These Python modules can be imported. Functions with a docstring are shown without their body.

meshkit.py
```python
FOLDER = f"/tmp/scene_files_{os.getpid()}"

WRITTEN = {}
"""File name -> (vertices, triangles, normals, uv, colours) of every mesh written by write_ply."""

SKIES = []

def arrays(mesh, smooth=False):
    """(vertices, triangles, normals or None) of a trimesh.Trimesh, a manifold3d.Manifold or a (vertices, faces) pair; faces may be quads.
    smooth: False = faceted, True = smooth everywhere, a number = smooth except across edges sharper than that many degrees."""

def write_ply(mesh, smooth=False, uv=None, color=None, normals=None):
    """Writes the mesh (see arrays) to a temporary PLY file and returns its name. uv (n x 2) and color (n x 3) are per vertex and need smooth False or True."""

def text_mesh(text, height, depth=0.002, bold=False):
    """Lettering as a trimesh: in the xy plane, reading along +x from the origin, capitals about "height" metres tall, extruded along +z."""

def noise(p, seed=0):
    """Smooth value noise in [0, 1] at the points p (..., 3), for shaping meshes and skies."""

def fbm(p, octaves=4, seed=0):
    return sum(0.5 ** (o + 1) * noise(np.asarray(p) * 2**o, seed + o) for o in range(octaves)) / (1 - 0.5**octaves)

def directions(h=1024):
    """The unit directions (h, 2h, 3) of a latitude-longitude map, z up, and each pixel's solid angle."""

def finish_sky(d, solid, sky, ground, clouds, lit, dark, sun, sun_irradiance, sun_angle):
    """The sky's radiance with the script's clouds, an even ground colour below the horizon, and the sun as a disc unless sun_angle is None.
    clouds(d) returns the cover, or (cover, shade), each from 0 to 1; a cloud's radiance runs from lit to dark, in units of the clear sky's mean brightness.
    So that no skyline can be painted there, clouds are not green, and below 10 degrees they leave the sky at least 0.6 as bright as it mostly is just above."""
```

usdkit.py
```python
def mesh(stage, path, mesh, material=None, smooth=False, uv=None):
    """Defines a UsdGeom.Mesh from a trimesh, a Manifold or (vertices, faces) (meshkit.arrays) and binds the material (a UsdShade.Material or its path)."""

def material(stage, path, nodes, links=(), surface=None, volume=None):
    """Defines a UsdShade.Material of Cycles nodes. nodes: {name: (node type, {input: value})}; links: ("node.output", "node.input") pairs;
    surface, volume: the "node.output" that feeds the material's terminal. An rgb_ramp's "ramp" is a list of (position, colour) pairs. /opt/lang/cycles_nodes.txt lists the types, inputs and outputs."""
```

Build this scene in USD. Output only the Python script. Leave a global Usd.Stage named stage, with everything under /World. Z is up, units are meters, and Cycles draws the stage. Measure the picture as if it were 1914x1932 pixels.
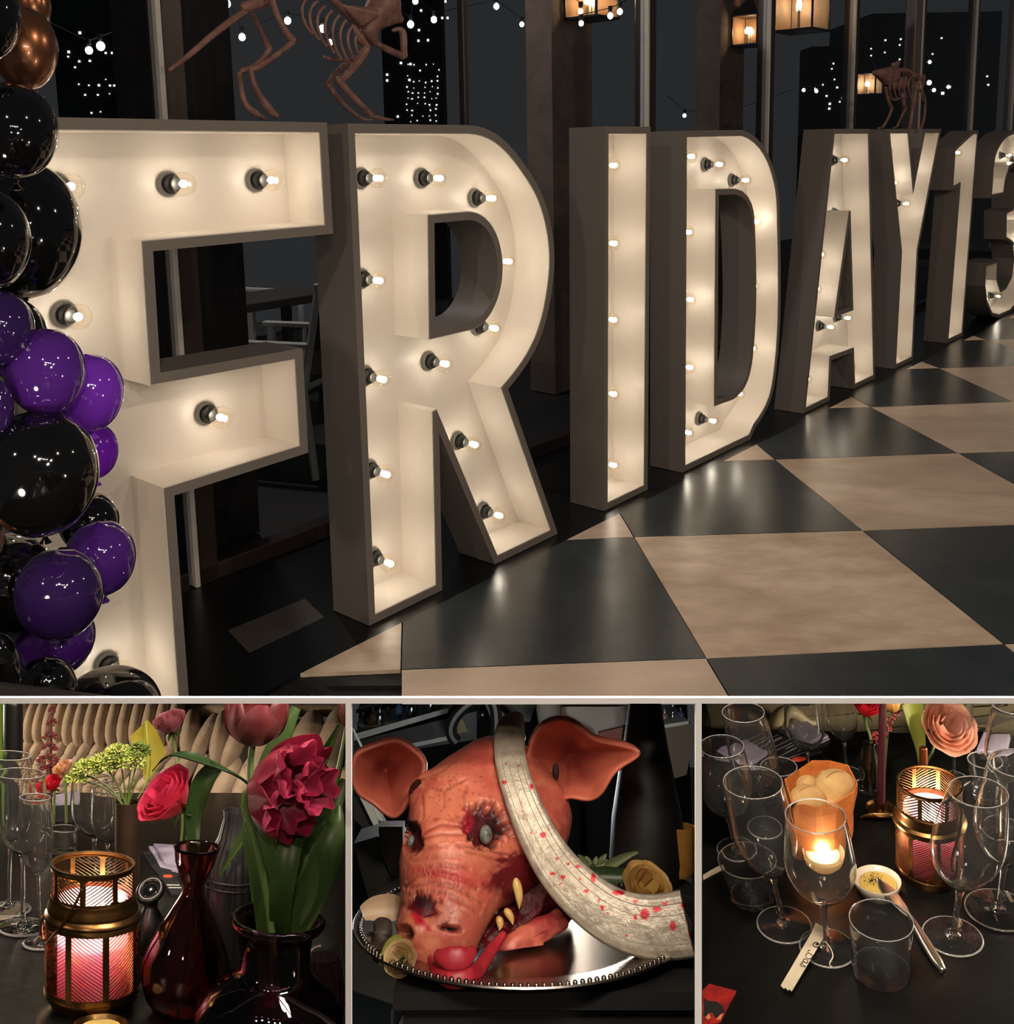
import math, random
import numpy as np, trimesh, usdkit, meshkit, manifold3d as m3
from shapely.geometry import Polygon, Point, LineString
from shapely.ops import unary_union
from scipy.interpolate import PchipInterpolator, CubicSpline
from pxr import Usd, UsdGeom, UsdLux, UsdShade, Gf, Sdf, Vt

stage = Usd.Stage.CreateInMemory()
UsdGeom.SetStageUpAxis(stage, 'Z'); UsdGeom.SetStageMetersPerUnit(stage, 1.0)
UsdGeom.Xform.Define(stage, '/World'); UsdGeom.Scope.Define(stage, '/World/Looks')
rng = random.Random(13)

# ---------------------------------------------------------------- camera
FPX, YC, PITCH, ROLL = 1868.7, 583.8, 0.1552, -0.0185
IW, IH = 1914, 1932
EYE = np.array([0.0, 0.0, 1.5])
_f = np.array([0, math.cos(PITCH), -math.sin(PITCH)]); _r = np.array([1.0, 0, 0]); _u = np.cross(_r, _f)
CR = _r * math.cos(ROLL) + _u * math.sin(ROLL); CU = _u * math.cos(ROLL) - _r * math.sin(ROLL); CF = _f
cam = UsdGeom.Camera.Define(stage, '/World/camera')
cam.CreateFocalLengthAttr(50.0)
cam.CreateHorizontalApertureAttr(IW / FPX * 50.0); cam.CreateVerticalApertureAttr(IH / FPX * 50.0)
cam.CreateVerticalApertureOffsetAttr((YC - IH / 2) / FPX * 50.0)
cam.CreateClippingRangeAttr((0.05, 2000.0)); cam.CreateExposureAttr(0.0)
cm = np.eye(4); cm[:3, 0] = CR; cm[:3, 1] = CU; cm[:3, 2] = -CF; cm[:3, 3] = EYE
def gfm(M): return Gf.Matrix4d(*[float(x) for x in np.asarray(M).T.ravel()])
cam.AddTransformOp().Set(gfm(cm))

# ---------------------------------------------------------------- sky, lamps of the rooms and an added terrace light
dome = UsdLux.DomeLight.Define(stage, '/World/night_sky')
dome.CreateColorAttr((0.92, 0.96, 1.0)); dome.CreateIntensityAttr(0.011)
LAMPS = []
def lamp(name, pos, radius, power, color, to=None):
    """a round lamp: SphereLight, or a DiskLight when it aims at a point"""
    LAMPS.append(name); path = '/World/' + name + (f'_{LAMPS.count(name) - 1:03d}' if LAMPS.count(name) > 1 else '')
    if to is None:
        l = UsdLux.SphereLight.Define(stage, path); l.CreateRadiusAttr(radius); l.AddTranslateOp().Set(Gf.Vec3d(*map(float, pos)))
        area = 4 * math.pi * radius ** 2
    else:
        l = UsdLux.DiskLight.Define(stage, path); l.CreateRadiusAttr(radius)
        z = np.asarray(pos, float) - np.asarray(to, float); z /= np.linalg.norm(z)
        x = np.cross([0, 1, 0.01], z); x /= np.linalg.norm(x); y = np.cross(z, x)
        M = np.eye(4); M[:3, 0], M[:3, 1], M[:3, 2], M[:3, 3] = x, y, z, pos
        l.AddTransformOp().Set(gfm(M)); area = math.pi * radius ** 2
    l.CreateColorAttr(color); l.CreateIntensityAttr(power / area)
    return l
WARM = (1.0, 0.80, 0.62)
lamp('hall_lamp', (-2.2, -1.2, 3.3), 0.07, 29.0, WARM)
lamp('hall_lamp_001', (0.4, -1.6, 3.3), 0.07, 29.0, WARM)
lamp('hall_lamp_002', (3.2, 0.2, 3.4), 0.07, 36.0, WARM)
lamp('hall_lamp_003', (6.0, 3.2, 3.4), 0.07, 36.0, WARM)

lamp('terrace_fill_lamp', (-1.6, 5.2, 3.6), 0.08, 45.0, (1.0, 0.9, 0.8))  # unseen lamp added to brighten the terrace chairs
# ---------------------------------------------------------------- scene tree helpers
USED = {}
def numbered(parent, name):
    k = USED.get((parent, name), 0); USED[(parent, name)] = k + 1
    return name if k == 0 else f'{name}_{k:03d}'
def path_of(parent): return '/World' if parent is None else str(parent.GetPath())
def setcd(p, label=None, cat=None, group=None, kind=None):
    for k, v in (('label', label), ('category', cat), ('group', group), ('kind', kind)):
        if v: p.SetCustomDataByKey(k, v)
    return p
def thing(name, label, cat, M=None, loc=(0, 0, 0), group=None, kind=None):
    p = '/World/' + numbered('/World', name); x = UsdGeom.Xform.Define(stage, p)
    T = np.eye(4); T[:3, 3] = loc
    x.AddTransformOp().Set(gfm((np.eye(4) if M is None else M) @ T))
    return setcd(x.GetPrim(), label, cat, group, kind)
BOUND = None      # (left, right) divider columns of the booth being built: pieces end at its dividers and below its rail line
def bounded(mesh, W):
    v = np.asarray(mesh.vertices) @ W[:3, :3].T + W[:3, 3] - EYE; d = lambda px, py: CF + CR * (px - IW / 2) / FPX - CU * (py - YC) / FPX; hit = False
    for a, b, ax in ((d(0, 1323.5), d(IW, 1323.5), CU), (d(BOUND[0], 1300), d(BOUND[0], 1990), -CR), (d(BOUND[1], 1300), d(BOUND[1], 1990), CR)):
        n = np.cross(a, b); n = n / np.linalg.norm(n); n = n if n @ ax > 0 else -n
        s_ = v @ n; k = s_ > 0
        if k.any(): v[k] -= np.outer(s_[k] / (n @ ax), ax); hit = True
    if not hit: return mesh
    Wi = np.linalg.inv(W); v = v + EYE
    return TM(v @ Wi[:3, :3].T + Wi[:3, 3], mesh.faces)
def obj(name, mesh, mat, parent=None, smooth=35, col=None, label=None, cat=None, group=None, kind=None, M=None, loc=None):
    pp = path_of(parent); p = pp + '/' + numbered(pp, name)
    if isinstance(mesh, list): mesh = trimesh.util.concatenate(mesh)
    if BOUND is not None and kind != 'structure':
        Wm = np.eye(4) if parent is None else np.array(UsdGeom.Xformable(parent).ComputeLocalToWorldTransform(Usd.TimeCode.Default())).T
        T_ = np.eye(4)
        if loc is not None: T_[:3, 3] = loc
        mesh = bounded(mesh, Wm @ (np.eye(4) if M is None else M) @ T_)
    if col is not None:
        m = usdkit.mesh(stage, p, mesh, mat, smooth=True)
        n = len(m.GetPointsAttr().Get())
        c = np.asarray(col, np.float32)
        UsdGeom.PrimvarsAPI(m).CreatePrimvar('tint', Sdf.ValueTypeNames.Color3fArray, 'vertex').Set(Vt.Vec3fArray.FromNumpy(c))
    else:
        m = usdkit.mesh(stage, p, mesh, mat, smooth=smooth)
    if M is not None or loc is not None:
        T = np.eye(4)
        if loc is not None: T[:3, 3] = loc
        m.AddTransformOp().Set(gfm((np.eye(4) if M is None else M) @ T))
    return setcd(m.GetPrim(), label, cat, group, kind)
def dup(root, M, loc, label, group=None):
    p = '/World/' + numbered('/World', root.GetName()); x = UsdGeom.Xform.Define(stage, p)
    x.GetPrim().GetReferences().AddInternalReference(root.GetPath())
    x.ClearXformOpOrder(); T = np.eye(4); T[:3, 3] = loc
    x.MakeMatrixXform().Set(gfm(M @ T)); x.GetPrim().SetInstanceable(True)
    cd = root.GetCustomData()
    return setcd(x.GetPrim(), label, cd.get('category'), group or cd.get('group'))

# ---------------------------------------------------------------- materials
def lin(c): return tuple((x / 255 / 12.92 if x <= 10 else ((x / 255 + 0.055) / 1.055) ** 2.4) for x in c)
MATS = {}
def mat(name, rgb=(200, 200, 200), rough=0.5, metal=0.0, var=0.0, vscale=20.0, rgb2=None, bump=0.0, bscale=60.0, trans=0.0, ior=1.5,
        emit=None, estr=0.0, sss=0.0, coat=0.0, sheen=0.0, tint=False, stretch=(1, 1, 1), detail=4.0, spec=None):
    """principled material: base colour in sRGB 0-255, optional noise mix to rgb2, noise bump, tint = per-vertex pigment"""
    if name in MATS: return MATS[name]
    n = {'p': ('principled_bsdf', {'base_color': lin(rgb), 'roughness': rough, 'metallic': metal, 'ior': ior})}
    P = n['p'][1]; L = []
    if trans: P['transmission_weight'] = trans
    if emit is not None: P['emission_color'] = emit; P['emission_strength'] = estr
    if sss: P['subsurface_weight'] = sss; P['subsurface_scale'] = 0.01; P['subsurface_radius'] = (1.0, 0.35, 0.2)
    if coat: P['coat_weight'] = coat; P['coat_roughness'] = 0.04
    if sheen: P['sheen_weight'] = sheen
    if spec is not None: P['specular_ior_level'] = spec
    if rgb2 is not None or bump:
        n['tc'] = ('texture_coordinate', {}); n['mp'] = ('mapping', {'scale': stretch}); L.append(('tc.object', 'mp.vector'))
    if rgb2 is not None:
        n['nz'] = ('noise_texture', {'scale': vscale, 'detail': detail, 'roughness': 0.6})
        n['rp'] = ('rgb_ramp', {'ramp': [(0.36, lin(rgb)), (0.66, lin(rgb2))]})
        L += [('mp.vector', 'nz.vector'), ('nz.fac', 'rp.fac'), ('rp.color', 'p.base_color')]
    if tint:
        n['at'] = ('attribute', {'attribute': 'tint'})
        L.append(('at.color', 'p.base_color'))
    if bump:
        n['bn'] = ('noise_texture', {'scale': bscale, 'detail': 5.0, 'roughness': 0.6}); n['bp'] = ('bump', {'strength': bump, 'distance': 0.01})
        L += [('mp.vector', 'bn.vector'), ('bn.fac', 'bp.height'), ('bp.normal', 'p.normal')]
    MATS[name] = usdkit.material(stage, '/World/Looks/' + name, n, L, surface='p.BSDF')
    return MATS[name]
def pane_mat(name, tint, ior=1.45, rough=0.0, refl=1.0):
    """thin clear glass: straight transparency with a fresnel gloss, alike from both sides"""
    if name in MATS: return MATS[name]
    MATS[name] = usdkit.material(stage, '/World/Looks/' + name, {
        't': ('transparent_bsdf', {'color': tint}), 'g': ('glossy_bsdf', {'color': (refl, refl, refl), 'roughness': rough}), 'ge': ('geometry', {}),
        'i': ('mix_float', {'a': ior, 'b': 1 / ior}), 'f': ('fresnel', {}), 'm': ('mix_closure', {})},
        [('ge.backfacing', 'i.fac'), ('i.result', 'f.IOR'), ('f.fac', 'm.fac'), ('t.BSDF', 'm.closure1'), ('g.BSDF', 'm.closure2')], surface='m.closure')
    return MATS[name]
def glow(name, rgb, strength):
    if name in MATS: return MATS[name]
    MATS[name] = usdkit.material(stage, '/World/Looks/' + name, {'e': ('emission', {'color': rgb, 'strength': strength})}, surface='e.emission')
    return MATS[name]
def leafmat(name, rgb, trans=0.35, rough=0.45, tint=False, rgb2=None, vscale=30):
    if name in MATS: return MATS[name]
    n = {'p': ('principled_bsdf', {'base_color': lin(rgb), 'roughness': rough}), 't': ('translucent_bsdf', {'color': lin(rgb)}), 'm': ('mix_closure', {'fac': trans})}
    L = [('p.BSDF', 'm.closure1'), ('t.BSDF', 'm.closure2')]
    if tint:
        n['at'] = ('attribute', {'attribute': 'tint'}); L += [('at.color', 'p.base_color'), ('at.color', 't.color')]
    elif rgb2 is not None:
        n['tc'] = ('texture_coordinate', {}); n['nz'] = ('noise_texture', {'scale': vscale, 'detail': 3.0}); n['rp'] = ('rgb_ramp', {'ramp': [(0.38, lin(rgb)), (0.64, lin(rgb2))]})
        L += [('tc.object', 'nz.vector'), ('nz.fac', 'rp.fac'), ('rp.color', 'p.base_color'), ('rp.color', 't.color')]
    MATS[name] = usdkit.material(stage, '/World/Looks/' + name, n, L, surface='m.closure')
    return MATS[name]

# ---------------------------------------------------------------- shapes
def TM(v, f): return trimesh.Trimesh(np.asarray(v, float), np.asarray(f, int), process=False)
def quads(nu, nv, wrap=False):
    i, j = np.meshgrid(np.arange(nv - 1), np.arange(nu if wrap else nu - 1), indexing='ij')
    a = i * nu + j; b = i * nu + (j + 1) % nu; c = (i + 1) * nu + (j + 1) % nu; d = (i + 1) * nu + j
    a, b, c, d = (x.ravel() for x in (a, b, c, d))
    return np.vstack([np.stack([a, b, c], 1), np.stack([a, c, d], 1)])
def rings(cen, rad, n=40, squash=1.0, wob=None):
    """horizontal rings stacked along a (possibly leaning) axis; a zero radius closes the end"""
    cen = np.asarray(cen, float); rad = np.maximum(np.asarray(rad, float), 1e-5); th = np.arange(n) * 2 * np.pi / n
    R = rad[:, None] * (np.ones(n) if wob is None else wob(th))[None, :]
    v = np.stack([cen[:, 0, None] + R * np.cos(th), cen[:, 1, None] + squash * R * np.sin(th), np.broadcast_to(cen[:, 2, None], R.shape)], -1).reshape(-1, 3)
    f = quads(n, len(cen), True)
    k = len(cen); loop = np.allclose(cen[0], cen[-1]) and abs(rad[0] - rad[-1]) < 1e-9
    if rad[0] > 2e-5 and not loop: v = np.vstack([v, cen[0]]); c = len(v) - 1; f = np.vstack([f, [[c, (j + 1) % n, j] for j in range(n)]])
    if rad[-1] > 2e-5 and not loop: v = np.vstack([v, cen[-1]]); c = len(v) - 1; o = (k - 1) * n; f = np.vstack([f, [[c, o + j, o + (j + 1) % n] for j in range(n)]])
    return TM(v, f)
def lathe(prof, n=40):
    p = np.asarray(prof, float); return rings(np.stack([0 * p[:, 0], 0 * p[:, 0], p[:, 1]], 1), p[:, 0], n)
def tube(pts, rad, n=8, caps=True):
    p = np.asarray(pts, float); k = len(p); r = np.broadcast_to(np.asarray(rad, float), (k,))
    t = np.gradient(p, axis=0); t /= np.linalg.norm(t, axis=1, keepdims=True) + 1e-12
    a = np.zeros_like(p); ref = np.array([0, 0, 1.0]) if abs(t[0, 2]) < 0.9 else np.array([1.0, 0, 0])
    for i in range(k):
        ref = ref - (ref @ t[i]) * t[i]; ref /= np.linalg.norm(ref) + 1e-12; a[i] = ref
    b = np.cross(t, a); th = np.arange(n) * 2 * np.pi / n
    v = (p[:, None] + r[:, None, None] * (np.cos(th)[None, :, None] * a[:, None] + np.sin(th)[None, :, None] * b[:, None])).reshape(-1, 3)
    f = quads(n, k, True)
    if caps:
        v = np.vstack([v, p[0], p[-1]]); c0 = len(v) - 2; o = (k - 1) * n
        f = np.vstack([f, [[c0, (j + 1) % n, j] for j in range(n)], [[c0 + 1, o + j, o + (j + 1) % n] for j in range(n)]])
    return TM(v, f)
def curve(pts, n=16):
    p = np.asarray(pts, float)
    if len(p) < 3: return np.linspace(p[0], p[-1], n)
    d = np.r_[0, np.cumsum(np.linalg.norm(np.diff(p, axis=0), axis=1))]
    return CubicSpline(d, p)(np.linspace(0, d[-1], n))
def box(x0, x1, y0, y1, z0, z1, bev=0.0):
    if bev <= 0:
        b = trimesh.creation.box([x1 - x0, y1 - y0, z1 - z0]); b.apply_translation([(x0 + x1) / 2, (y0 + y1) / 2, (z0 + z1) / 2]); return b
    pts = [(x, y, z) for x in (x0, x1) for y in (y0, y1) for z in (z0, z1)]
    c = np.array([(x0 + x1) / 2, (y0 + y1) / 2, (z0 + z1) / 2]); q = []
    for p in pts:
        s = np.sign(np.array(p) - c)
        for k in range(3):
            d = s * bev; d[k] = 0; q.append(np.array(p) - d)
    return trimesh.convex.convex_hull(np.array(q))
def ball(c, r, sub=2, squash=(1, 1, 1)):
    s = trimesh.creation.icosphere(sub, 1.0); s.apply_scale(np.asarray(squash, float) * r); s.apply_translation(c); return s
def man(mesh): return m3.Manifold(m3.Mesh(np.asarray(mesh.vertices, np.float32), np.asarray(mesh.faces, np.uint32)))
def unman(m):
    k = m.to_mesh(); return TM(k.vert_properties[:, :3], k.tri_verts)
def hull_chain(balls, links, sub=2):
    """balls: [(xyz, r)], links: tuples of indices hulled together -> one manifold union"""
    out = []
    S = [ball(c, r, sub) for c, r in balls]
    for l in links:
        v = np.vstack([S[i].vertices for i in l]); out.append(man(trimesh.convex.convex_hull(v)))
    return m3.Manifold.batch_boolean(out, m3.OpType.Add)
def extrude(poly, d, z0=0.0):
    gs = getattr(poly, 'geoms', [poly]); out = []
    for g in gs:
        if g.area < 1e-9: continue
        m = trimesh.creation.extrude_polygon(g, d, engine='earcut'); m.apply_translation([0, 0, z0]); out.append(m)
    return trimesh.util.concatenate(out)
def frame_to(mesh, o, x, y, z):
    M = np.eye(4); M[:3, 0], M[:3, 1], M[:3, 2], M[:3, 3] = x, y, z, o
    m = mesh.copy(); m.apply_transform(M); return m
def basis(z, ref=(0, 0, 1)):
    z = np.asarray(z, float); z = z / np.linalg.norm(z); r = np.asarray(ref, float)
    if abs(z @ r) > 0.95: r = np.array([0, 1.0, 0])
    x = np.cross(r, z); x /= np.linalg.norm(x); return x, np.cross(z, x), z

# ---------------------------------------------------------------- a place with its own ground, measured through the lens
class Place:
    def __init__(s, M=None):
        s.M = np.eye(4) if M is None else M
        s.R = s.M[:3, :3]; s.eye = s.R.T @ (EYE - s.M[:3, 3])
    def ray(s, px, py):
        d = CF + CR * (px - IW / 2) / FPX - CU * (py - YC) / FPX
        return s.R.T @ d
    def at(s, px, py, z=0.0):
        d = s.ray(px, py); return s.eye + d * (z - s.eye[2]) / d[2]
    def on(s, px, py, y):
        d = s.ray(px, py); return s.eye + d * (y - s.eye[1]) / d[1]
    def up(s, px, py, base):
        """point of the upright plane through base that faces the eye"""
        n = np.asarray(base, float) - s.eye; n[2] = 0; d = s.ray(px, py)
        return s.eye + d * ((np.asarray(base) - s.eye) @ n) / (d @ n)
    def far(s, px, py, dist): return s.eye + s.ray(px, py) * dist
    def pix(s, v):
        w = np.asarray(v, float) @ s.R.T + s.M[:3, 3] - EYE; z = w @ CF
        return np.stack([IW / 2 + FPX * (w @ CR) / z, YC - FPX * (w @ CU) / z], -1)
    def s(s, p): return float(((s.R @ np.asarray(p, float) + s.M[:3, 3]) - EYE) @ CF) / FPX
    def rel(s, spec, base, n=40, **k):
        """spec: [(px, py, radius in px)] along an upright object's axis -> rings mesh relative to base"""
        c = [s.up(a, b, base) for a, b, _ in spec]
        return rings([q - base for q in c], [r * s.s(q) for q, (_, _, r) in zip(c, spec)], n, **k)
def booth(px, py, pitch, dist, roll=0.0):
    """a table seen at 'pitch' (angle between table and line of sight at that pixel), 'dist' metres deep"""
    o = EYE + (CF + CR * (px - IW / 2) / FPX - CU * (py - YC) / FPX) * dist
    al = pitch - math.atan2(py - YC, FPX); M = np.eye(4)
    M[:3, 0] = CR; M[:3, 2] = math.cos(al) * CU - math.sin(al) * CF; M[:3, 1] = math.cos(al) * CF + math.sin(al) * CU; M[:3, 3] = o
    d = (o - EYE) / dist; d /= np.linalg.norm(d); c, sn = math.cos(roll), math.sin(roll)
    for k in range(3): x = M[:3, k]; M[:3, k] = x * c + np.cross(d, x) * sn + d * (d @ x) * (1 - c)
    return Place(M)
# ================================================================ THE HALL
HALL = Place()
ROWA = math.radians(49.3); RE = np.array([math.cos(ROWA), math.sin(ROWA), 0]); RN = np.array([math.sin(ROWA), -math.cos(ROWA), 0])   # along the row, towards the viewer's side
ROW0 = HALL.at(697, 1182)
def row_hit(px, py, off=0.0, o=ROW0):
    """pixel -> (along the row, height) on the upright plane 'off' behind the letter fronts"""
    d = HALL.ray(px, py); q = o - RN * off; k = ((q - EYE) @ RN) / (d @ RN); p = EYE + d * k
    return (p - ROW0) @ RE, p[2]
# ---------------------------------------------------------------- floor of big marble and slate tiles
gij = np.array([(0,0),(1,0),(2,0),(1,1),(2,1),(2,2),(3,2),(3,3),(4,3),(4,4)], float)
gpx = [(757,1263.5),(1333,1242),(1895,1215),(1196.5,1013),(1628,1001),(1462.6,867),(1809,855),(1643.6,768),(1912,758),(1773,694.5)]
gxy = np.array([HALL.at(*p)[:2] for p in gpx])
AA = np.column_stack([np.ones(10), gij]); COEF = np.linalg.lstsq(AA, gxy, rcond=None)[0]
DX = gxy - AA @ COEF
def gridpt(i, j):
    p = np.array([1, i, j]) @ COEF; w = np.exp(-((gij - [i, j]) ** 2).sum(1) * 4)
    return p + (w[:, None] * DX).sum(0)
WINOFF = 0.72
def rowpt(t, off, z=0.0): p = ROW0 + RE * t - RN * off; return np.array([p[0], p[1], z])
w0, w1 = rowpt(-3.2, WINOFF - 0.02), rowpt(13.5, WINOFF - 0.02)
_fa, _fb = HALL.at(400, 1321.5)[:2], HALL.at(2100, 1321.5)[:2]
FLOOR = Polygon([(-1.75, 2.02), (-0.66, 2.02), tuple(_fa), tuple(_fb), (12.5, 9.0), w1[:2], w0[:2]])
BORDER = Polygon([rowpt(-4, -0.063)[:2], rowpt(14, -0.063)[:2], rowpt(14, 2)[:2], rowpt(-4, 2)[:2]])
floor = thing('floor', 'checkerboard floor of large square marble and dark slate tiles', 'floor', kind='structure')
obj('slab', extrude(FLOOR.intersection(Polygon([(-9, 1), tuple(HALL.at(-200, 1318, -.05)[:2] - [0, .5]), tuple(HALL.at(398, 1318, -.05)[:2]), tuple(HALL.at(2150, 1318, -.05)[:2] + [0, .02]), (20, 9), (20, 20), (-9, 20)])), 0.035, -0.047), mat('grout', (22, 22, 22), 0.7), floor)
MARB = [mat(f'marble_{k}', a, 0.34, rgb2=b, vscale=3.2 + k, bump=0.05, bscale=14, stretch=(1, 1.8, 1), detail=9) for k, (a, b) in enumerate([((226, 204, 184), (202, 178, 156)), ((222, 200, 180), (208, 186, 166)), ((230, 208, 186), (198, 172, 148))])]
SLATE = [mat(f'slate_{k}', a, 0.27, rgb2=b, vscale=6, bump=0.05, bscale=25) for k, (a, b) in enumerate([((52, 59, 64), (62, 69, 73)), ((48, 55, 61), (58, 66, 70))])]
for j in range(-1, 9):
    for i in range(-3, 10):
        q = Polygon([gridpt(i, j), gridpt(i + 1, j), gridpt(i + 1, j + 1), gridpt(i, j + 1)]).buffer(-0.0022, join_style=2).intersection(FLOOR).difference(BORDER)
        if q.area < 0.004 or q.geom_type != 'Polygon': continue
        c = np.array(q.centroid.coords[0])
        light = (i + j) % 2 == 1
        obj('floor_tile', extrude(q, 0.012, -0.012), rng.choice(MARB if light else SLATE), floor, smooth=False)
obj('border_strip', extrude(FLOOR.intersection(BORDER), 0.012, -0.012), mat('border_black', (17, 19, 21), 0.30), floor, smooth=False)
obj('floor_tile', extrude(Polygon([HALL.at(*p)[:2] for p in ((430, 1190), (470, 1232), (612, 1165), (575, 1130))]), 0.001, 0.0002), mat('border_pale_patch', (74, 68, 64), 0.4), floor, smooth=False)  # thin paler patch added on top of the black border
# ---------------------------------------------------------------- letters
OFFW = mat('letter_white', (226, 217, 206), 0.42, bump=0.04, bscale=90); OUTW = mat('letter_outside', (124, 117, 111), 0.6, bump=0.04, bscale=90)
SOCK = mat('socket_grey', (112, 112, 108), 0.45); COLLAR = mat('socket_collar', (52, 52, 50), 0.35, metal=0.5)
BULBG = pane_mat('bulb_glass', (1.0, 0.97, 0.92), 1.62); FIL = glow('filament', (1.0, 0.92, 0.78), 62.0)
globe = lathe([(0.0001, -0.047), (0.0125, -0.046), (0.0135, -0.034), (0.020, -0.026), (0.029, -0.014), (0.0335, 0.0), (0.0315, 0.012), (0.026, 0.0215), (0.017, 0.029), (0.008, 0.0325), (0.0001, 0.0335)], 22)
filament = ball((0, 0, -0.003), 0.0105, 1, (1, 1, 1.4))
sock = lathe([(0.0001, 0), (0.034, 0), (0.034, 0.010), (0.029, 0.016), (0.027, 0.016), (0.027, 0.012), (0.0001, 0.012)], 26)
coll = lathe([(0.0001, 0.012), (0.024, 0.012), (0.024, 0.030), (0.0165, 0.034), (0.0155, 0.046), (0.0001, 0.046)], 22)
RIM, DEP = 0.027, 0.178
MROW = np.eye(4); MROW[:3, 0] = RE; MROW[:3, 1] = (0, 0, 1); MROW[:3, 2] = RN; MROW[:3, 3] = ROW0   # letter sheet: x along the row, y up, z to the viewer
def smoothed(pts):
    """corner points stay; runs of points marked with a third entry become a smooth curve"""
    out, run = [], []
    def flush():
        if len(run) > 2: out.extend([tuple(q) for q in curve(np.array(run, float), 4 * len(run))])
        else: out.extend(run)
        run.clear()
    for p in pts:
        if len(p) == 3: run.append(p[:2])
        else: flush(); out.append(p)
    flush(); return out
def letter(name, label, outline, hole, bulbs, off=None, at_back=False):
    o = ROW0
    P2 = [row_hit(*p, o=o) for p in smoothed(outline)]
    P2 = [(a, 0.002 if abs(b) < 0.05 else b) for a, b in P2]
    poly = Polygon(P2)
    if hole is not None: poly = poly.difference(Polygon([row_hit(*p, o=o) for p in smoothed(hole)]))
    poly = poly.buffer(0)
    inner = poly.buffer(-RIM, join_style=2, mitre_limit=3)
    x0 = poly.bounds[0]
    t = thing(name, label, 'letter', MROW, (x0, 0, 0), 'light up letters in a row')
    def sh(m): m.apply_translation([-x0, 0, -DEP]); return m
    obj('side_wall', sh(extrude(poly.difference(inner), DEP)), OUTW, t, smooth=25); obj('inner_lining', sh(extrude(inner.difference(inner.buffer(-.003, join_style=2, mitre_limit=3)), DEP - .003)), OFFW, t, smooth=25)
    obj('back_panel', sh(extrude(inner.buffer(0.002), 0.012)), OFFW, t, smooth=False)
    for px, py in bulbs:
        u, v = row_hit(px, py, off=DEP - 0.012 - 0.082)
        c = np.array([u - x0, v, -DEP + 0.012])
        sk = obj('bulb_socket', [sock.copy()], SOCK, t, loc=c); obj('collar', coll.copy(), COLLAR, sk)
        b = obj('bulb', globe.copy(), BULBG, t, loc=c + [0, 0, 0.082]); obj('filament', filament.copy(), FIL, b)
    return t
letter('letter_f', 'white light-up letter F of the row, partly behind balloons', [(2, 219), (103, 221), (617, 231), (629, 441), (289, 474), (303, 703), (571, 657), (582, 854), (329, 935), (361, 1376), (78, 1512)], None,
       [(347, 347), (513, 340), (134, 352), (148, 598), (417, 787.5), (228, 1270)])
letter('letter_r', 'white light-up letter R with two splayed legs, bulbs inside', [(697, 1183), (656, 233), (886, 236, 1), (945, 259, 1), (990, 310, 1), (1021, 362, 1), (1040, 424, 1), (1046.5, 483, 1), (1043, 538, 1), (1031, 603, 1), (1010, 660, 1), (990, 694, 1), (959, 734, 1), (1053, 1005), (934, 1067), (829, 816), (835, 1116)],
       [(820, 421), (886, 415, 1), (910, 424, 1), (928, 448, 1), (938, 485, 1), (939, 520, 1), (931, 558, 1), (914, 590, 1), (893, 606, 1), (822, 622)],
       [(712, 336), (826, 336), (926, 374), (712, 529), (957, 493), (931, 619), (719, 715), (838, 686), (893, 838), (726, 894), (940, 972), (733, 1062)])
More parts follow.
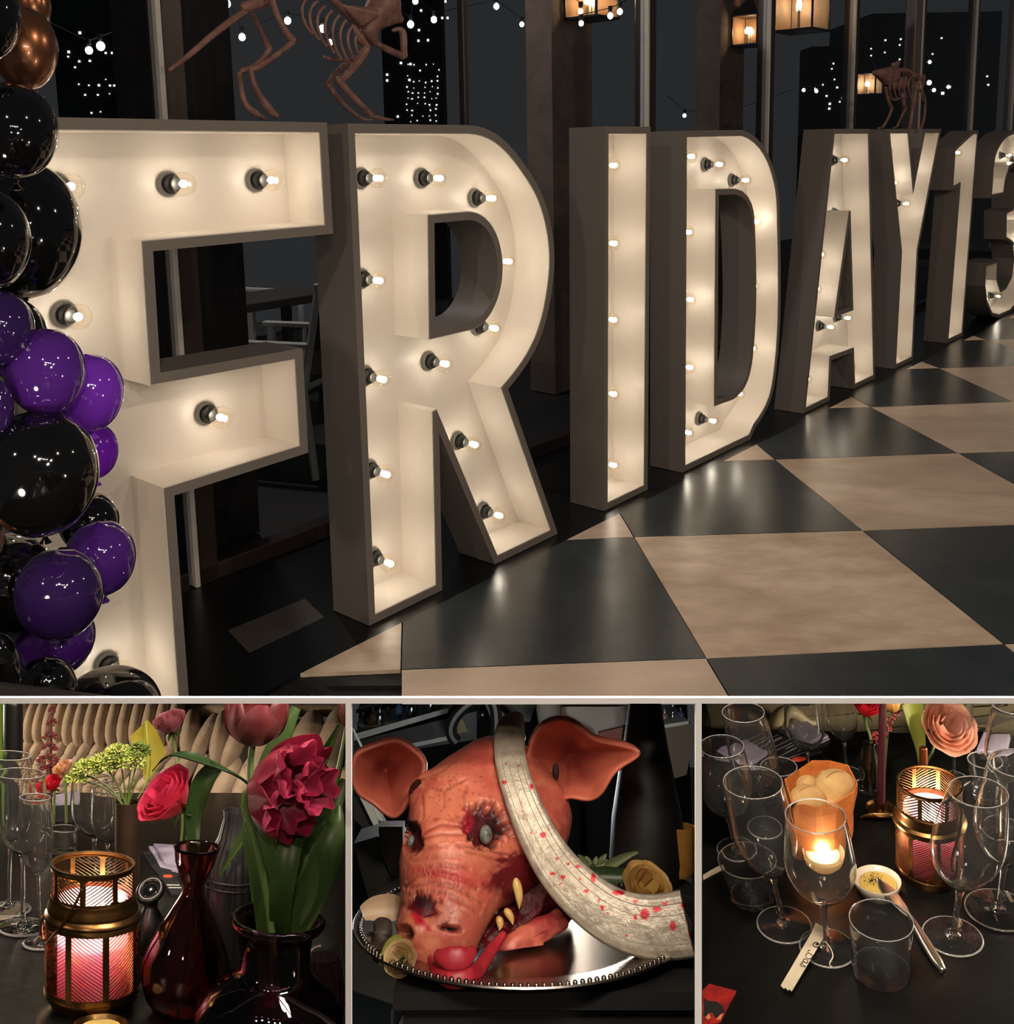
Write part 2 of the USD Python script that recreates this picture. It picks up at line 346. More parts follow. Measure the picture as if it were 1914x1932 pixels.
letter('letter_i', 'white light-up letter I, a narrow upright box with five bulbs', [(1140, 966), (1141.5, 238.5), (1228, 239), (1222.5, 925.6)], None, [(1157, 312), (1157, 459), (1156, 603), (1156, 743), (1156, 877)])
letter('letter_d', 'white light-up letter D with tall narrow opening', [(1288, 893), (1291, 246.6), (1402, 245, 1), (1426, 259, 1), (1447, 286, 1), (1461, 321, 1), (1469.6, 362, 1), (1472, 407, 1), (1469.6, 660, 1), (1464, 712, 1), (1454, 757, 1), (1437, 791, 1), (1409, 826, 1), (1357, 860, 1)],
       [(1357, 368), (1388, 367, 1), (1406, 376, 1), (1416, 394, 1), (1420, 424, 1), (1418, 660, 1), (1414, 691, 1), (1402, 726, 1), (1385, 743, 1), (1354, 754)],
       [(1304, 295), (1357, 310), (1407, 340), (1427, 418), (1298, 438), (1422, 540), (1302, 565), (1419, 657), (1301, 693), (1395, 743), (1345, 794), (1298, 816)])
letter('letter_a', 'white light-up letter A standing right of the D', [(1516, 782), (1573, 243), (1642, 243), (1652, 720), (1611, 740), (1609, 665), (1569.5, 680), (1566, 762)], [(1603, 424), (1607.5, 578), (1580, 588)],
       [(1594, 302), (1597, 403), (1600, 600), (1568, 617), (1549, 480), (1541, 545), (1600, 500), (1606, 690), (1522, 715)])
letter('letter_y', 'white light-up letter Y beneath the small skeleton', [(1688, 705), (1700, 476), (1676, 243), (1716, 243), (1725, 345), (1745, 243), (1777, 243), (1733.4, 472), (1723, 687.6)], None, [(1711, 384), (1677, 285), (1688, 345), (1682, 560), (1684, 470), (1679, 650), (1728, 300)])
letter('number_one', 'white light-up number 1 near the right edge', [(1788, 643), (1811, 352), (1797, 359), (1802, 279), (1838, 246), (1847, 246), (1817, 636)], None, [(1808, 288), (1790, 420), (1786, 520), (1781, 610)])
letter('number_three', 'white light-up number 3 cut by the right edge of the photo', [(1869, 374, 1), (1874, 318, 1), (1884, 275, 1), (1900, 254, 1), (1918, 246, 1), (1936, 250, 1), (1949, 272, 1), (1954, 318, 1), (1951, 362, 1), (1941, 398, 1), (1931, 415, 1), (1944, 440), (1948, 480), (1942, 525), (1927, 565), (1907, 592), (1886, 604), (1872, 596), (1862, 572), (1858, 540), (1860, 496), (1884, 489), (1883, 525), (1889, 545), (1899, 540), (1909, 520), (1913, 488), (1910, 460), (1898, 452), (1899, 398), (1912, 392), (1921, 362), (1923, 325), (1917, 312), (1906, 318), (1899, 340), (1895, 369)], None,
       [(1906, 293), (1906, 398), (1900, 452), (1885, 559), (1861, 564), (1864, 330), (1926, 300), (1922, 460), (1918, 540)])

# ---------------------------------------------------------------- window wall behind the letters
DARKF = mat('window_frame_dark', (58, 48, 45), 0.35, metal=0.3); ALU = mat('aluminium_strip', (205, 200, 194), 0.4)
PANE = pane_mat('window_pane', (0.80, 0.81, 0.83), 1.30, refl=0.5)
mt = [row_hit(px, 200, off=WINOFF)[0] for px in (880, 1217, 1445, 1605, 1732, 1833)]
step = (mt[-1] - mt[0]) / 5
ts = [mt[0] - 3 * step, mt[0] - 2 * step, mt[0] - step] + mt + [mt[-1] + step, mt[-1] + 2 * step, mt[-1] + 3 * step]
HWIN = 4.2
MWIN = MROW.copy(); MWIN[:3, 3] = ROW0 - RN * WINOFF
for k in range(len(ts) - 1):
    a, b = ts[k], ts[k + 1]; w = b - a
    t = thing(f'window_{k + 1}', 'tall dark window bay behind the letters', 'window', MWIN, (a, 0, 0), kind='structure')
    obj('pane', box(0.018, w - 0.004, 0.05, HWIN, -0.012, 0.0), PANE, t, smooth=False)
    thin = k == 3
    if not thin:
        obj('mullion', box(0.018, 0.10, 0, HWIN, -0.08, 0.012, 0.006), DARKF, t)
        if k == 7: obj('mullion', box(-0.17, -0.004, 0, HWIN, -0.08, 0.012, 0.006), mat('window_frame_brown', (112, 98, 92), 0.4), t)  # wider post in a lighter brown of its own
        obj('bright_strip', box(-0.002, 0.017, 0, HWIN, -0.03, 0.022, 0.003), ALU, t)
    else: obj('mullion', box(-0.014, 0.014, 0, HWIN, -0.03, 0.006, 0.003), DARKF, t)
    obj('bottom_rail', box(0.02, w - 0.02, 0.0, 0.06, -0.06, 0.012, 0.004), DARKF, t)
# terrace behind the glass
BLACKD = mat('terrace_deck', (30, 30, 32), 0.7)
dk = Polygon([rowpt(-6, WINOFF + 0.03)[:2], rowpt(14, WINOFF + 0.03)[:2], rowpt(14, 5)[:2], rowpt(-6, 5)[:2]])
obj('floor_terrace', extrude(dk, 0.03, -0.04), BLACKD, None, kind='structure', label='dark terrace deck outside the windows', cat='floor')
CURT = mat('dark_wood_post', (44, 40, 38), 0.7, rgb2=(26, 25, 25), vscale=8, stretch=(6, 6, 0.4))
for px, wd in ((340, 0.34),):
    u, _ = row_hit(px, 200, off=WINOFF + 0.35)
    obj('terrace_post', extrude(Polygon([rowpt(u - wd / 2, WINOFF + 0.25)[:2], rowpt(u + wd / 2, WINOFF + 0.25)[:2], rowpt(u + wd / 2, WINOFF + 0.5)[:2], rowpt(u - wd / 2, WINOFF + 0.5)[:2]]), 4.2), CURT, None, label='dark wooden post outside the window behind the large skeleton tail', cat='post')
# chairs and a table outside
CHW = mat('chair_white', (206, 205, 202), 0.5); CHS = mat('chair_sling', (52, 54, 56), 0.8)
def chair(u, off, rot, label):
    t = thing('terrace_chair', label, 'chair', np.array([[math.cos(rot), -math.sin(rot), 0, 0], [math.sin(rot), math.cos(rot), 0, 0], [0, 0, 1, 0], [0, 0, 0, 1.0]]) if False else MROT(rowpt(u, off), rot), (0, 0, 0), 'white framed chairs on the terrace')
    for sx in (-0.26, 0.26):
        obj('leg', box(sx - 0.016, sx + 0.016, -0.26, -0.22, 0, 0.64, 0.004), CHW, t)
        obj('leg', tube([(sx, 0.28, 0), (sx, 0.24, 0.42), (sx, 0.34, 0.92)], 0.018, 6), CHW, t)
        obj('armrest', box(sx - 0.022, sx + 0.022, -0.28, 0.28, 0.63, 0.655, 0.004), CHW, t)
    obj('top_rail', box(-0.28, 0.28, 0.325, 0.357, 0.9, 0.935, 0.004), CHW, t)
    obj('seat', box(-0.25, 0.25, -0.25, 0.25, 0.40, 0.43, 0.004), CHS, t)
    obj('backrest', TM(*(lambda v, f: (v, f))(np.array([(x, y + d, z) for d in (0, 0.008) for x, y, z in ((-.245, .245, .46), (.245, .245, .46), (.245, .335, .9), (-.245, .335, .9))]), [[0, 2, 1], [0, 3, 2], [4, 5, 6], [4, 6, 7], [0, 1, 5], [0, 5, 4], [2, 3, 7], [2, 7, 6], [1, 2, 6], [1, 6, 5], [0, 4, 7], [0, 7, 3]])), CHS, t, smooth=False)
def MROT(p, rot):
    M = np.eye(4); c, s_ = math.cos(rot), math.sin(rot); M[:2, :2] = [[c, -s_], [s_, c]]; M[:3, 3] = p; return M
ua, _ = row_hit(540, 560, off=WINOFF + 0.9); ub, _ = row_hit(455, 520, off=WINOFF + 1.6)
chair(ua + 0.02, WINOFF + 0.95, ROWA - 2.75, 'nearer white framed terrace chair seen through the opening of letter F')
chair(ub + 0.5, WINOFF + 2.3, ROWA + 0.3, 'farther white framed terrace chair beyond the dark terrace table')
tb = thing('terrace_table', 'low dark grey slab table outside between the terrace chairs', 'table', MROT(rowpt(ua + 0.15, WINOFF + 1.62), ROWA), (0, 0, 0))
obj('tabletop', box(-0.55, 0.55, -0.2, 0.2, 0.69, 0.74, 0.006), mat('dark_table', (66, 66, 62), 0.5), tb)
for x in (-0.5, 0.5):
    for y in (-0.16, 0.16): obj('leg', box(x - .025, x + .025, y - .025, y + .025, 0, 0.69, 0.004), CHS, tb)
# ---------------------------------------------------------------- city and string lights
CITYW = glow('city_white', (1.0, 0.97, 0.88), 3.4); CITYA = glow('city_amber', (1.0, 0.82, 0.62), 3.2); TOWD = mat('tower_dark', (20, 21, 24), 0.9)
def tower(label, x0, x1, y0, y1, dist, lights):
    A = HALL.far(x0, y1, dist); Bq = HALL.far(x1, y1, dist); Cq = HALL.far(x0, y0, dist)
    e = Bq - A; e[2] = 0; w = np.linalg.norm(e); e /= w; n = np.array([e[1], -e[0], 0])
    M = np.eye(4); M[:3, 0] = e; M[:3, 1] = -n; M[:3, 2] = (0, 0, 1); M[:3, 3] = (A[0], A[1], 0)
    t = thing('distant_tower', label, 'building', M, (0, 0, 0), 'distant towers outside the windows')
    obj('tower_body', box(0, w, 0, w, -20, Cq[2]), TOWD, t, smooth=False)
    px = dist / FPX; parts = {0: [], 1: []}
    for (lx, ly, r, k) in lights:
        d = HALL.ray(lx, ly); kk = ((A - EYE) @ n) / (d @ n); p = EYE + d * kk
        q = (p - A) @ e; parts[k].append(box(q - r * px, q + r * px, -0.06, 0.0, p[2] - r * px, p[2] + r * px))
    for k, m in ((0, CITYW), (1, CITYA)):
        if parts[k]: obj('lit_windows', parts[k], m, t, smooth=False, kind='stuff')
g = random.Random(4); L1 = []
for ry in range(11):
    for cx in range(6):
        if g.random() < 0.80: L1.append((772 + cx * 11.2 + g.uniform(-2, 2) - 0.6 * ry, 122 + ry * 10.6 + g.uniform(-2, 2), g.choice([0.8, 1.1, 1.3]), 0))
for (x, y) in ((731, 141), (731, 152), (757, 119), (751, 220), (775, 121), (773, 151)): L1.append((x, y, 2.0, 0))
for (x, y) in ((753, 7), (795, 20), (808, 76), (790, 77), (791, 57), (845, 34), (841, 3), (835, 34)): L1.append((x, y, 2.0, 1))
tower('distant dark tower with a dense grid of small lit windows right of the large skeleton', 726, 838, -60, 236, 60, L1)
L2 = [(151, 62, 2.2, 0), (187, 68, 1.8, 0), (130, 98, 2.1, 0), (150, 116, 1.9, 0), (170, 115, 1.9, 0), (142, 127, 1.4, 0), (200, 100, 1.8, 1), (212, 100, 2.0, 1), (149, 159, 1.2, 0), (168, 161, 1.2, 0), (187, 161, 2.0, 0), (208, 161.5, 1.6, 0), (216, 161.5, 1.6, 0), (161, 179, 1.4, 0), (185, 179, 1.4, 0), (248, 130, 1.9, 0), (256, 135, 1.7, 0), (255, 117, 1.8, 0), (247, 107, 1.3, 0), (240, 87, 1.2, 0), (251, 81, 1.2, 0), (260, 92, 1.4, 0), (260, 113, 1.4, 0), (247, 150, 1.4, 0), (259, 154, 1.6, 0), (251, 168, 1.5, 0), (264, 184, 1.5, 0), (173, 213, 1.4, 0), (190, 211, 1.1, 0), (129, 107, 1.3, 0), (200, 150, 1, 1), (207, 177, 1, 0)]
tower('distant dark tower with sparse lit windows beside the balloons', 112, 268, -60, 228, 62, L2)
L3 = [(x, y, r, k) for x, y, r, k in ((1540, 168, 2.5, 0), (1560, 181, 1.6, 0), (1566, 196, 2.0, 1), (1573, 120, 1.3, 0), (1570, 130, 1.2, 0), (1575, 150, 1.2, 0), (1580, 165, 1.6, 0), (1590, 185, 1.6, 0), (1565, 205, 2.0, 1), (1585, 192, 1.4, 1), (1553, 160, 1.2, 0))]
tower('distant dark block with a cluster of amber and white windows behind the letter A', 1528, 1602, 90, 232, 66, L3)
L4 = [(1644, 92, 1.2, 0), (1671, 76, 1.4, 0), (1700, 74, 1.4, 0), (1698, 85, 1.3, 0), (1670, 99, 1.2, 0), (1698, 112, 1.3, 0), (1760, 102, 1.3, 0), (1777, 72, 1.3, 0), (1644, 105, 1.2, 0), (1863, 144, 1.4, 0), (1865, 160, 1.6, 0), (1792, 164, 2.2, 0), (1779, 176, 2.6, 0)]
tower('distant dark block with few lit windows far right behind the small skeleton', 1638, 1880, 30, 232, 64, L4)
STRB = glow('string_bulb', (0.93, 0.99, 1.0), 9.0); CORD = mat('cord_black', (14, 14, 14), 0.6)
def garland(label, pts, off, poles=False):
    Q = []
    for px, py, r in pts:
        u, z = row_hit(px, py, off=off); p = ROW0 + RE * u - RN * off; p[2] = z; Q.append((p, r * HALL.s(p)))
    b0 = Q[0][0]; t = thing('string_light', label, 'string lights', None, b0, 'bulb strings outside the windows')
    p = np.array([q for q, _ in Q]) - b0 + [0, 0, 0.045]
    ends = p[np.argsort(p @ RE)]; ends = np.vstack([ends[0] - RE * .3 + [0, 0, .12], ends, ends[-1] + RE * .3 + [0, 0, .12]])
    obj('cord', tube(ends, 0.0025, 5), CORD, t)
    for e in ((ends[0], ends[-1]) if poles else ()): obj('support_pole', tube([[e[0], e[1], -b0[2] - .01], [e[0], e[1], e[2] + .02]], 0.006, 6), CORD, t)
    for (q, r) in Q:
        b = obj('bulb', ball(q - b0, r, 2, (1, 1, 1.12)), STRB, t); obj('cap', lathe([(0.0001, 0.02), (0.012, 0.02), (0.012, 0.05), (0.0001, 0.05)], 10), CORD, t, loc=q - b0 + [0, 0, r - 0.012])
garland('pair of round white string bulbs left, above the letter F', [(168, 95, 7), (190, 87, 8)], 2.6, True)
garland('string of white bulbs around the large skeleton body', [(428, 7, 7.5), (457, 70, 6.5), (543, 39, 6.5), (609, 54, 7), (623, 80, 5.5)], 2.5)
garland('string of white bulbs right of the large skeleton skull', [(775, 46, 6.5), (784, 2, 6), (819, 37, 6), (937, 12, 5.5), (985, 46, 4.5)], 2.7)
garland('string of white bulbs below the first wall lantern', [(1097, 44, 5), (1096, 22, 5), (1152, 30, 5.5), (1170, 22, 5.5)], 1.05)
garland('string of small white bulbs low beyond the letters D and A', [(1292, 218, 3.6), (1365, 224, 3.4), (1517, 170, 3.2), (1541, 172, 3.2)], 2.2)
garland('string of small white bulbs right of the small skeleton', [(1755, 117, 3.2), (1754, 156, 4.4), (1763, 170, 3.4), (1790, 164, 3)], 2.4, True)
# ---------------------------------------------------------------- lanterns on the terrace posts
LGL = pane_mat('lantern_glass', (0.97, 0.90, 0.80), 1.3); LFG = leafmat('lantern_frosted', (236, 206, 168), 0.75, 0.6); LBULB = glow('lantern_bulb', (1.0, 0.76, 0.50), 60.0); LWHT = glow('lantern_flame_white', (1.0, 0.90, 0.78), 90.0); LFR = mat('lantern_metal', (46, 42, 40), 0.4, metal=0.6)
LPOST = mat('lantern_post_paint', (120, 104, 92), 0.8, rgb2=(98, 86, 78), vscale=6)
def lantern(label, cx, top, bot, wpx, off, roof=True, post=None, bulbs=((-0.2, 0.0), (0.15, 0.0), (0.45, 0.0)), gm=LBULB):
    u, z0 = row_hit(cx, bot, off=off); _, z1 = row_hit(cx, top, off=off); base = ROW0 + RE * u - RN * off; base[2] = z0
    w = wpx * HALL.s(base) * 1.0 / abs(RE @ CR) * 0.8; h = z1 - z0; a = w / 2
    M = MROT(base, ROWA); t = thing('wall_lantern', label, 'lantern', M, (0, 0, 0), 'lit lanterns outside the windows')
    obj('base_plate', box(-a * 1.06, a * 1.06, -a * 1.06, a * 1.06, -0.015, 0.0, 0.003), LFR, t)
    for sx in (-1, 1):
        for sy in (-1, 1): obj('corner_bar', box(sx * a - .006, sx * a + .006, sy * a - .006, sy * a + .006, 0, h), LFR, t, smooth=False)
        obj('glass', box(sx * a - .002, sx * a + .002, -a, a, 0.004, h), LFG if sx > 0 else LGL, t, smooth=False); obj('glass', box(-a, a, sx * a - .002, sx * a + .002, 0.004, h), LFG if sx > 0 else LGL, t, smooth=False)
    obj('top_plate', box(-a * 1.12, a * 1.12, -a * 1.12, a * 1.12, h, h + 0.012, 0.003), LFR, t)
    if roof: obj('roof', trimesh.convex.convex_hull(np.array([(x * a, y * a, h + 0.012) for x in (-1, 1) for y in (-1, 1)] + [(x * a * .12, y * a * .12, h + w * 0.75) for x in (-1, 1) for y in (-1, 1)])), LFR, t, smooth=False)
    for (bx, by) in bulbs:
        c = obj('candle', lathe([(0.0001, 0), (0.010, 0), (0.010, h * 0.38), (0.0001, h * 0.38)], 10), mat('candle_sleeve', (220, 205, 180), 0.6), t, loc=(bx * a, by * a + 0.02, 0.0))
        obj('flame_bulb', lathe([(0.0001, h * .38), (0.016, h * .42), (0.020, h * .5), (0.010, h * .6), (0.0001, h * .66)], 10), gm, c)
    if post: 
        x0, x1 = post; obj('terrace_post', box(x0 * w, x1 * w, a * 1.15, a * 1.15 + 0.2, -base[2], 4.2 - base[2]), LPOST, None, M=M, label=f'painted terrace post carrying the {label}', cat='post', smooth=False)
lantern('warm lantern cropped at the top, above the letter I', 1117, -30, 33, 58, 1.3, post=(-1.0, 0.8))
lantern('warm lantern with pyramid roof above the letter D', 1417, 32, 84, 42, 1.25, post=(-1.2, 0.62))
lantern('bright white lantern cropped at the top, above the letter A', 1512, -40, 57, 62, 1.0, bulbs=((-0.45, -0.2), (0.4, 0.2)), gm=LWHT)
lantern('small bright lantern behind the skull of the small skeleton', 1641, 140, 177, 28, 1.2, bulbs=((-0.45, -0.1), (0.35, 0.1)), gm=LWHT)
# ---------------------------------------------------------------- balloons
def balloon_mat(name, rgb, metal=0.0, rough=0.06, spec=None):
    return mat(name, rgb, rough, metal=metal, coat=1.0, spec=spec)
BB = balloon_mat('balloon_black', (9, 9, 10)); BP = balloon_mat('balloon_purple', (70, 30, 118)); BV = balloon_mat('balloon_violet', (108, 44, 178)); BD = balloon_mat('balloon_dark_purple', (40, 20, 72)); BZ = balloon_mat('balloon_bronze', (150, 98, 66), 0.85, 0.28)
BVT = leafmat('balloon_violet_thin', (128, 40, 200), 0.45, 0.12)
def balloon(cx, cy, rx, ry, dep, m, label, tilt=0.0):
    c = HALL.on(cx, cy, dep); s_ = HALL.s(c); r, h = rx * s_, ry * s_
    z = np.linspace(-1, 1, 25); prof = [(max(1e-4, r * math.sqrt(max(0, 1 - v * v)) * (1 + 0.05 * v)), h * v) for v in z]
    m_ = lathe(prof, 40); k = lathe([(0.0001, -h - 0.016), (0.011, -h - 0.014), (0.004, -h - 0.004), (0.010, -h + 0.006), (0.0001, -h + 0.01)], 12)
    R = trimesh.transformations.rotation_matrix(tilt, [0, 1, 0])
    m_.apply_transform(R); k.apply_transform(R)
    t = thing('balloon', label, 'balloon', None, c, 'balloons of the column on the left')
    obj('skin', m_, m, t, smooth=True); obj('knot', k, m, t)
for a in [(-28, 30, 62, 84, 1.7, BB, 'glossy black balloon cut by the top left corner'), (45, 92, 60, 78, 1.86, BZ, 'metallic bronze balloon at the top of the column'), (62, 12, 32, 48, 2.02, BZ, 'bronze balloon half hidden behind the top bronze one'),
          (20, 249, 84, 93, 1.74, BB, 'black balloon directly below the bronze balloon'), (36, 434, 111, 134, 2.02, BB, 'largest black balloon below the upper black one, over a bulb of the F'), (-26, 453, 79, 97, 1.78, BB, 'black balloon at the left edge overlapping the largest one'),
          (26, 640, 60, 78, 1.92, BB, 'black balloon mostly hidden behind the upper purple pair'), (-2, 620, 62, 72, 1.66, BD, 'dark purple balloon at the left edge at mid height'), (86, 702, 71, 84, 1.7, BP, 'purple balloon in the middle of the column'),
          (168, 741, 63, 75, 1.84, BV, 'bright purple balloon reaching out right over the F'), (176, 851, 45, 54, 1.96, BVT, 'small vivid violet balloon glowing in front of the F'), (-3, 768, 27, 52, 1.62, BD, 'sliver of dark purple balloon at the left edge above the big black one'),
          (74, 893, 106, 122, 1.66, BB, 'big round black balloon in the lower middle of the column'), (168, 986, 54, 58, 1.98, BB, 'black balloon peeking out between the big black and a purple one'), (190, 1054, 63, 73, 1.88, BP, 'purple balloon farthest right in the lower column'),
          (-24, 1012, 28, 52, 1.62, BZ, 'sliver of bronze balloon at the left edge'), (112, 1121, 79, 87, 1.74, BD, 'large dark purple balloon in the lower column'), (104, 1206, 72, 70, 1.92, BP, 'purple balloon under the large dark purple one'),
          (10, 1110, 96, 110, 1.9, BB, 'black balloon in shade at the left edge behind the dark purple one'), (-6, 1268, 42, 80, 1.66, BB, 'black balloon in the bottom left corner of the column'), (88, 1306, 54, 70, 1.8, BB, 'black balloon under the lowest purple one'), (206, 1352, 96, 90, 1.96, BB, 'glossy black balloon at the foot of the F')]:
    balloon(*a)
# ---------------------------------------------------------------- skeletons on the letter tops
BONE = mat('bone_plastic', (150, 112, 102), 0.4, rgb2=(112, 80, 74), vscale=25, bump=0.15, bscale=80)
def bonepath(P, pts, off, rad, base, knob=1.25, n=14):
    """limb bone through pixels, off = metres behind the letter fronts"""
    Q = []
    for px, py in pts:
        u, z = row_hit(px, py, off=off); q = ROW0 + RE * u - RN * off; q[2] = z; Q.append(q - base)
    return Q
def skeleton(label, off, segs, ribs, skull, ears, extra):
    u, z = row_hit(*segs[0][1][0], off=off); base = ROW0 + RE * u - RN * off; base[2] = z
    t = thing('animal_skeleton', label, 'skeleton', None, base)
    for nm, pts, rad, do in segs:
        Q = bonepath(None, pts, off + do, rad, base); s_ = HALL.s(base)
        r = np.interp(np.linspace(0, 1, 22), np.linspace(0, 1, len(rad)), rad) * s_ * 1.22
        tb_ = [tube(curve(Q, 22), r, 9)]
        tb_ += [ball(q, s_ * rr * 1.25, 1) for q, rr in ((Q[0], rad[0]), (Q[-1], rad[-1]))]
        obj(nm, tb_, BONE, t)
    for pts, rr, do in ribs:
        Q = bonepath(None, pts, off + do, rr, base); obj('rib', tube(curve(Q, 12), rr * 1.3 * HALL.s(base), 7), BONE, t)
    for nm, balls_, links in skull:
        B_ = []
        for px, py, r, do in balls_:
            q = bonepath(None, [(px, py)], off + do, 0, base)[0]; B_.append((q, r * HALL.s(base)))
        mm = unman(hull_chain(B_, links, 2).refine_to_length(0.02)); trimesh.smoothing.filter_taubin(mm, iterations=6); obj(nm, mm, BONE, t)
def cage(x0, y0, x1, y1, n, top, bot, w, dz, off):
    return None
ribs = []
for k in range(8):
    f = k / 7
    x = 580 + 95 * f; yt = -6 + 62 * f; yb = 62 + 52 * min(1, f * 1.6)
    for sd in (-0.05, 0.05):
        ribs.append(([(x + 6, yt), (x - 4 - 6 * (1 - f), (yt * .6 + yb * .4)), (x - 2 + 4 * f, (yt * .2 + yb * .8)), (x + 10, yb + 2)], 2.5, 0.10 + sd))
skeleton('large grey-brown plastic animal skeleton walking along the tops of letters F and R', 0.0,
         [('hind_leg', [(513, -8), (528, 40), (552, 76)], [5.5, 5, 6.5], 0.05), ('hind_leg', [(552, 80), (516, 108), (480, 130)], [5, 4, 5.5], 0.05), ('hind_leg', [(474, 130), (484, 168), (498, 192), (516, 214), (521, 218)], [4.5, 4.5, 5, 7, 5], 0.05),
          ('hind_leg', [(478, 28), (493, 60), (508, 92)], [4.5, 4, 6], 0.13), ('hind_leg', [(508, 94), (488, 118), (458, 134)], [5, 4, 5.5], 0.13), ('hind_leg', [(452, 140), (456, 168), (466, 200), (482, 214), (497, 223)], [5, 4, 4.5, 6.5, 4], 0.13),
          ('tail', [(462, 22), (430, 44), (392, 74), (352, 108), (320, 132)], [5.5, 5.5, 5, 4.5, 3], 0.09), ('pelvis', [(462, 14), (490, 4), (520, -14)], [9, 11, 9], 0.09), ('spine', [(505, -24), (560, -14), (620, -6), (652, 22), (690, 55)], [7, 6, 6, 7, 6], 0.10),
          ('front_leg', [(690, 95), (670, 125), (640, 152)], [8, 6.5, 7], 0.04), ('front_leg', [(642, 156), (668, 184), (700, 216)], [6.5, 5.5, 5], 0.04), ('front_leg', [(700, 218), (722, 224), (742, 226)], [4.5, 3.5, 2], 0.04),
          ('front_leg', [(672, 110), (640, 132), (620, 162)], [5.5, 5, 6], 0.14), ('front_leg', [(622, 164), (650, 198), (676, 220)], [5, 4.5, 4], 0.14), ('front_leg', [(676, 220), (690, 226), (702, 226)], [4, 3, 2], 0.14),
          ('sternum', [(612, 108), (640, 114), (668, 112)], [3, 3.5, 3], 0.10), ('shoulder_blade', [(668, 52), (680, 72), (694, 88)], [5, 9, 5], 0.05),
          ('jaw', [(714, 84), (738, 96), (760, 106)], [5.5, 6.5, 6.5], 0.09), ('jaw', [(764, 104), (762, 80), (760, 62), (742, 58)], [6, 7, 7, 3], 0.09)],
         ribs, [('skull', [(706, 34, 28, 0.09), (726, 2, 36, 0.09), (742, 30, 18, 0.09), (694, 58, 18, 0.09), (755, 36, 9, 0.09), (706, 78, 10, 0.09)], [(0, 1), (1, 2), (0, 3), (2, 4), (3, 5), (0, 1, 3), (0, 2)]),
                ('ear', [(704, 26, 12, 0.06), (652, 13, 4, 0.05), (680, 42, 9, 0.07)], [(0, 1, 2)])], None, None)
ribs2 = []
for k in range(5):
    x = 1680 + 9 * k
    for sd in (-0.04, 0.04): ribs2.append(([(x + 4, 146), (x - 1, 160), (x, 174), (x + 4, 184)], 1.3, 0.11 + sd))
skeleton('small brown plastic animal skeleton standing on top of letter Y', 0.0,
         [('front_leg', [(1672, 166), (1676, 186), (1683, 204)], [2.6, 2.4, 3], 0.05), ('front_leg', [(1683, 206), (1676, 224), (1666, 240)], [2.4, 1.8, 2.2], 0.05), ('front_leg', [(1666, 240), (1657, 242)], [1.6, 1.2], 0.05),
          ('front_leg', [(1706, 176), (1706, 196), (1709, 206)], [4, 3.6, 3], 0.10), ('front_leg', [(1709, 206), (1700, 224), (1694, 238)], [2.4, 1.8, 2.2], 0.10), ('front_leg', [(1694, 239), (1686, 241)], [1.6, 1.2], 0.10),
          ('hind_leg', [(1728, 164), (1726, 190), (1722, 206)], [3, 2.6, 3], 0.08), ('hind_leg', [(1722, 206), (1720, 226), (1716, 242)], [2.8, 2.6, 3], 0.08),
          ('hind_leg', [(1738, 170), (1746, 200), (1744, 222), (1738, 242)], [2.8, 2.8, 2.4, 2.8], 0.14), ('tail', [(1736, 150), (1745, 146), (1741, 166), (1744, 190)], [2.4, 2, 1.8, 1.6], 0.13),
          ('spine', [(1690, 134), (1712, 134), (1736, 150)], [4, 4.5, 4], 0.11), ('pelvis', [(1722, 142), (1734, 154), (1730, 166)], [5, 5.5, 4], 0.11), ('sternum', [(1678, 184), (1690, 188), (1700, 184)], [2, 2.4, 2], 0.11)],
         ribs2, [('skull', [(1684, 140, 16, 0.09), (1664, 140, 11, 0.09), (1650, 137, 4, 0.09), (1672, 152, 9, 0.09)], [(0, 1), (1, 2), (0, 3), (1, 3)]), ('ear', [(1692, 124, 5, 0.08), (1698, 115, 1.6, 0.08), (1686, 122, 4, 0.08)], [(0, 1, 2)]), ('rib_cage_back', [(1690, 158, 13, 0.11), (1706, 156, 12, 0.11)], [(0, 1)])], None, None)
# ================================================================ THREE TABLE SCENES IN ADDED BOOTHS, SUNK IN FRONT OF THE HALL FLOOR
def WP(px, py, t): return EYE + (CF + CR * (px - IW / 2) / FPX - CU * (py - YC) / FPX) * t
def slab(quad, n, th):
    q = np.array(quad, float); n = np.asarray(n, float) / np.linalg.norm(n)
    v = np.vstack([q - n * th / 2, q + n * th / 2]); k = len(q)
    return trimesh.convex.convex_hull(v)
TRIMW = mat('trim_white', (250, 249, 247), 0.6); WALLD = mat('booth_wall_dark', (26, 24, 22), 0.8)
RD = 0.72  # white strips below are added as border lines between the scenes
obj('trim_1', slab([WP(-420, 1315, RD), WP(2260, 1315, RD), WP(2260, 1325.5, RD), WP(-420, 1325.5, RD)], CF, 0.004), TRIMW, None, smooth=False, kind='structure', label='added white rail standing for a border line along the top of the booths', cat='trim')
for k, (a, b) in enumerate(((653, 664), (1312, 1323.5))):
    obj(f'trim_{k + 2}', slab([WP(a, 1325.5, RD), WP(b, 1325.5, RD), WP(b, 1975, RD), WP(a, 1975, RD)], CF, 0.004), TRIMW, None, smooth=False, kind='structure', label='added white edge standing for a border line beside a booth divider', cat='trim')
    m = (a + b) / 2; n = np.cross(WP(m, 1325, 1) - EYE, WP(m, 1975, 1) - EYE)  # thin panels added behind the strips to keep booth light apart
    obj(('light_divider_left', 'light_divider_right')[k], slab([WP(m, 1326, RD + .003), WP(m, 1326, 2.5), WP(m, 1326 + 30, 4.6), WP(m, 2000, 4.6), WP(m, 2000, RD + .003)], n, 0.0028), WALLD, None, smooth=False, kind='structure', label='added dark divider keeping the light of two booths apart', cat='wall')
